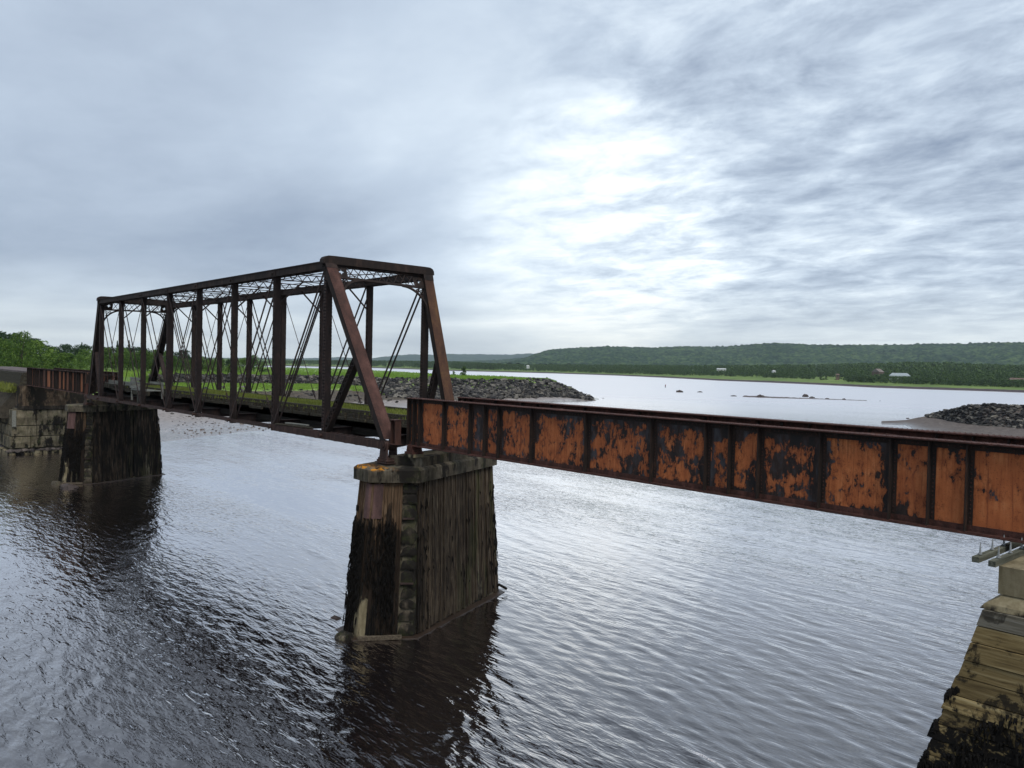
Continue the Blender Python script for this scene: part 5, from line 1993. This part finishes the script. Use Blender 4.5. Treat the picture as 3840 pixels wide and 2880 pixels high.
M['rust_plate'] = rust('dull_purple_rust_plate', (0.045, 0.026, 0.024), (0.095, 0.052, 0.046), (0.16, 0.095, 0.085), 3.0)
M['footing'] = simple('wet_brown_footing', [(0.3, (0.020, 0.012, 0.008)), (0.7, (0.055, 0.036, 0.024))], 3, 0.5, 0.4)
M['waler'] = wood('pale_waler_wood', (0.05, 0.038, 0.026), (0.12, 0.095, 0.068), (0.22, 0.18, 0.13), 0, 14)
pier(0, 0, 'large timber-clad bridge pier in the middle holding the truss and the long girder', 21)
pier(-44.3, .1, 'black timber-clad bridge pier at the left under the far end of the truss', 22)


# broken timber leaning in the water behind the middle pier
p = ground(1858, 2222, WZ)
m = MB(); m.beam((p[0] - .25, p[1] - .1, WZ - .3), (p[0] + .12, p[1] + .06, WZ + .38), .10, .10)
m.beam((p[0] + .10, p[1] + .06, WZ + .38), (p[0] + .42, p[1] + .3, WZ + .20), .09, .09)
m.build('broken_timber', 'deck_dark', label='broken bent timber sticking out of the water by the middle pier', category='timber')
p = ground(258, 1827, WZ)
m = MB(); m.rock((p[0], p[1], WZ + .05), .8, .4, .22, .3)
m.build('river_rock', 'rock', label='flat grey rock awash at the nose of the left pier', category='rock')
p = ground(1262, 2318, WZ)
m = MB(); m.rock((p[0], p[1], WZ - .04), .20, .14, .12, .3)
m.build('river_rock', 'rock', label='small stone awash left of the middle pier in a ripple', category='rock')
# old planks lying on the bottom chord
for k, (x0, x1, y, dz, lb) in enumerate(((34.6, 37.6, -.05, .0, 'long weathered plank lying on the truss bottom chord, nearest the edge'), (35.0, 36.9, .12, .06, 'short grey plank lying crosswise on the planks of the truss bottom chord'))):
    m = MB(); m.beam((x0, y - .12 + .15 * k, .18 + dz), (x1, y + .12, .20 + dz), .16, .05)
    m.build('loose_plank', 'grey_wood' if k else 'tie', label=lb, category='plank')


# ------------------------------------------------------------------ right crib pier
def right_pier():
    T = thing('crib_pier', 'timber crib pier of yellowed horizontal boards at the lower right with black rockweed', 'pier', (67, 2, WZ))
    off = (-67, -2, -WZ)
    def fin(o): o.location = off; return o
    yt = -1.25
    def face(z):      # left edge x and front y of the crib at a level
        s = (-.92 - z)
        k = -.06 + .09 * max(0, min(1, (z + 2.35) / -.2)) if z < -2.3 else 0
        return 64.62 - .262 * s - k, yt - .10 * s - k * .8
    z = -.93
    i = 0
    while z > WZ - .4:
        h = random.uniform(.27, .345) if i > 1 else .30
        xl, yf = face(z - h / 2)
        jut = random.uniform(-.02, .02) + (random.uniform(-.10, .05) if z < -2.4 else 0)
        xl0, _ = face(z); xl1, _ = face(z - h)
        yb = 6.0
        V = []
        dy_ = random.uniform(-.02, .02)
        for (zz, xx) in ((z - h + .010, xl1 + jut), (z - .010, xl0 + jut)):
            _, yy = face(zz); yy += dy_
            V += [(xx, yy, zz), (xx + 5.4, yy, zz), (xx + 5.4, yy + .12, zz), (xx, yy + .12, zz)]
        m = MB(); m.add(V, [(3, 2, 1, 0), (4, 5, 6, 7), (0, 1, 5, 4), (1, 2, 6, 5), (2, 3, 7, 6), (3, 0, 4, 7)])
        o = fin(m.build('board', 'crib_grey' if i < 1 else 'crib', T))
        m = MB(); V = []
        for (zz, xx) in ((z - h + .008, xl1 + jut), (z - .008, xl0 + jut)):
            _, yy = face(zz)
            V += [(xx + .001, yy + .121, zz), (xx + .12, yy + .121, zz), (xx + .12 - .2, yb, zz), (xx - .2, yb, zz)]
        m.add(V, [(3, 2, 1, 0), (4, 5, 6, 7), (0, 1, 5, 4), (1, 2, 6, 5), (2, 3, 7, 6), (3, 0, 4, 7)])
        fin(m.build('side_board', 'crib', T))
        z -= h; i += 1
    m = MB()
    V = []
    for zz in (WZ - .4, -.94):
        xl, yy = face(zz)
        V += [(xl + .13, yy + .13, zz), (xl + 5.2, yy + .13, zz), (xl + 4.9, 5.9, zz), (xl - .05, 5.9, zz)]
    m.add(V, [(3, 2, 1, 0), (4, 5, 6, 7), (0, 1, 5, 4), (1, 2, 6, 5), (2, 3, 7, 6), (3, 0, 4, 7)])
    fin(m.build('fill', 'concrete', T))
    # sloping concrete shoulder
    m = MB()
    a = [(64.56, -1.18), (69.6, -1.18), (69.2, 5.8), (64.4, 5.8)]
    b = [(64.80, -1.02), (69.3, -1.02), (69, 5.6), (64.6, 5.6)]
    c = [(64.86, -.96), (69.2, -.96), (68.9, 5.5), (64.7, 5.5)]
    m.prism(a, -.93, -.84, [(x + .06, y + .03) for x, y in a]); m.prism([(x + .06, y + .03) for x, y in a], -.8399, -.72, b)
    m.prism(b, -.7199, -.66, c)
    fin(m.build('shoulder', 'concrete_tan', T))
    m = MB(); c2 = [(64.78, -1.0), (69.1, -1.0), (68.8, 5.4), (64.6, 5.4)]
    m.prism(c2, -.6599, -.175)
    fin(m.build('concrete_stem', 'concrete_tan', T))
    # rockweed
    st = MB()
    for k in range(1700):
        z = random.uniform(WZ, -2.5)
        xl, yf = face(z)
        x = xl + abs(random.gauss(0, 1.1)) if random.random() < .8 else xl + random.uniform(-.02, .03)
        if vnoise(np.array([x]), np.array([z]), 1.3, 12, 3)[0] < .47: continue
        l = random.uniform(.06, .22); w_ = random.uniform(.012, .04)
        y = yf - random.uniform(.005, .05)
        st.add([(x - w_, y, z), (x + w_, y, z), (x + random.uniform(-.04, .04), y - random.uniform(0, .05), z - l), (x, y - .035, z - l * .4)], [(0, 3, 2), (1, 2, 3), (0, 1, 3)])
    for k in range(60):
        z = random.choice((random.uniform(-2.55, -2.3), random.uniform(WZ, -2.5)))
        xl, yf = face(z)
        st.rock((xl + random.uniform(-.01, .06), yf + random.uniform(-.02, .1), z), random.uniform(.02, .05), .04, random.uniform(.04, .10), random.uniform(0, 6))
    fin(st.build('rockweed', 'weed', T, kind='stuff'))
    # two bolted timbers lying on the pier
    for k, (x, y0, lb) in enumerate(((64.38, -1.10, 'longer pale grey timber with upright bolts jutting left from under the girder'), (64.68, -1.22, 'shorter greenish timber with bolts beside the longer one, on the concrete stem'))):
        t = thing('bearing_timber', lb, 'timber', (x, y0, -.172))
        m = MB(); m.box(0, .115, 0, 3.6, 0.002, .10); m.build('beam', 'bearing_wood', t)
        for j in range(4):
            m = MB(); yy = .22 + j * .62 + .1 * k
            m.cyl((.06, yy, .115), (.06, yy, .31), .022, 8, .008)
            m.cyl((.06, yy, .115), (.06, yy, .135), .035, 6)
            m.build('bolt', 'galv', t)


random.seed(5)
right_pier()


# ------------------------------------------------------------------ left abutment
def left_abutment():
    random.seed(9)
    X0 = -23.25
    T = thing('stone_abutment', 'stone block abutment with concrete seat under the left girder span', 'abutment', (X0, 2, WZ))
    off = (-X0, -2, -WZ)
    def fin(o): o.location = off; return o
    m = MB(); m.box(X0 - 6, X0 - .42, -.6, 6.4, WZ - 1, -2.3); fin(m.build('core', 'concrete', T))
    # courses
    rows = [(-2.45, -4.02), (-4.06, -5.10), (-5.14, -6.28)]
    for r_, (zt, zb) in enumerate(rows):
        y = -.85 - .12 * r_
        while y < 6.3:
            w_ = random.uniform(1.6, 2.6)
            j = random.uniform(-.05, .05)
            m = MB()
            x1 = X0 + .05 * r_ + j
            ys = np.linspace(y + .03, y + w_ - .03, 4); zs = np.linspace(zb + .02, zt - .02, 3)
            V = []; F = []
            for a in ys:
                for b in zs:
                    inner = (a not in (ys[0], ys[-1])) and (b not in (zs[0], zs[-1]))
                    V.append((x1 + (random.uniform(.04, .12) if inner else random.uniform(-.03, .01)), a, b))
            n0 = len(V)
            for a in ys:
                for b in zs: V.append((x1 - .5, a, b))
            for a in range(3):
                for b in range(2):
                    q = a * 3 + b
                    F.append((q, q + 3, q + 4, q + 1)); F.append((n0 + q, n0 + q + 1, n0 + q + 4, n0 + q + 3))
            for b in range(2):
                F.append((b, b + 1, n0 + b + 1, n0 + b)); F.append((9 + b, n0 + 9 + b, n0 + 9 + b + 1, 9 + b + 1))
            for a in range(3):
                q = a * 3; F.append((q, n0 + q, n0 + q + 3, q + 3)); F.append((q + 2, q + 5, n0 + q + 5, n0 + q + 2))
            m.add(V, F); fin(m.build('stone_block', 'block', T))
            y += w_
        # side face blocks
        x = X0 - .52
        while x > X0 - 6:
            w_ = random.uniform(1.4, 2.2)
            m = MB(); m.box(x - w_ + .03, x, -.85 - .12 * r_ + random.uniform(-.03, .03), -.58, zb + .02, zt - .02)
            fin(m.build('stone_block', 'block', T)); x -= w_
    # concrete seat
    m = MB(); m.prism([(X0 - 6, -.35), (X0 - .35, -.35), (X0 + .0, .0), (X0 + .0, 6.2), (X0 - 6, 6.2)], -2.42, -.02)
    fin(m.build('seat', 'seat', T))
    m = MB(); m.prism([(X0 - 6, -.42), (X0 - .36, -.42), (X0 + .08, -.02), (X0 + .08, 6.25), (X0 - 6, 6.25)], -2.43, -2.05)  # dark strip standing in for the recess under the seat, shade painted in
    m2 = fin(m.build('seat_recess_strip', 'seat_dark', T))
    # footing with cobbles
    m = MB(); m.box(X0 - 5, X0 + .55, -1.35, 6.6, WZ - .6, WZ + .28); fin(m.build('footing', 'concrete_tan', T))
    st = MB()
    for k in range(46):
        r_ = random.uniform(.14, .3)
        st.rock((X0 + random.uniform(.15, .5), random.uniform(-1.2, 6), WZ + .36), r_, r_, r_ * .55, random.uniform(0, 6))
    fin(st.build('cobbles', 'peb', T, kind='stuff'))
    m = MB(); m.box(X0 + .12, X0 + .34, -.95, -.62, -4.1, -2.5); fin(m.build('corner_timber', 'grey_wood', T))
    # approach: timber wall and earth behind the seat
    A = thing('timber_approach', 'dark timber retaining wall of the bridge approach at the far left edge', 'retaining wall', (-27, 2, -1))
    for k in range(5):
        z = -.2 + k * .3
        m = MB(); m.box(-45, -24.2, -.15 + .05 * k, .10 + .05 * k, z, z + .28); o = m.build('timber', 'tie', A); o.location = (27, -2, 1)
    for k in range(5):
        z = -.2 + k * .3
        m = MB(); m.box(-24.18, -23.9, .0 + .05 * k, 5, z, z + .28); o = m.build('timber', 'tie', A); o.location = (27, -2, 1)
    m = MB(); m.box(-60, -24.3, .45, 5.2, -3, 1.42); o = m.build('fill', 'gravel', A); o.location = (27, -2, 1)
    # gravel track surface and earth wedge by the girder end
    m = MB(); m.prism([(-60, -4), (-27, -2.2), (-24.6, -.45), (-24.6, 0.1), (-60, 0.1)], -3.4, -.55, [(-60, -.9), (-27, -.6), (-25, -.3), (-25, -.16), (-60, -.16)])
    m.build('earth_bank', 'dirt', kind='structure')
    pts = [(random.uniform(-34, -24.4), random.uniform(-1.2, .4), -.75 + random.uniform(0, .6)) for _ in range(700)]
    tufts('approach_weeds', pts, .15, .5, 'moss', .05, 3)


M['seat'] = concrete('rust_stained_seat_concrete', (0.02, 0.015, 0.011), (0.07, 0.048, 0.032), (0.20, 0.15, 0.10), 0.1, False, 0.6)
M['seat_dark'] = concrete('recess_shade_concrete', (0.010, 0.008, 0.007), (0.022, 0.018, 0.014), (0.07, 0.058, 0.045), 0.0, False, 0.3)  # near-black colour carries the shade of the recess below the seat
left_abutment()


# ------------------------------------------------------------------ haze
def haze():
    m = bpy.data.materials.new('air_haze'); m.use_nodes = True
    nt = m.node_tree; nt.nodes.clear()
    out = nt.nodes.new('ShaderNodeOutputMaterial')
    v = nt.nodes.new('ShaderNodeVolumePrincipled')
    v.inputs['Color'].default_value = (0.80, 0.90, 1.0, 1)
    v.inputs['Density'].default_value = 0.000065
    v.inputs['Anisotropy'].default_value = 0.2
    lk(nt, v.outputs[0], out.inputs['Volume'])
    b = MB(); b.box(-8500, 8500, -8500, 8500, -12, 150)
    o = b.build('haze', m, kind='stuff')


haze()
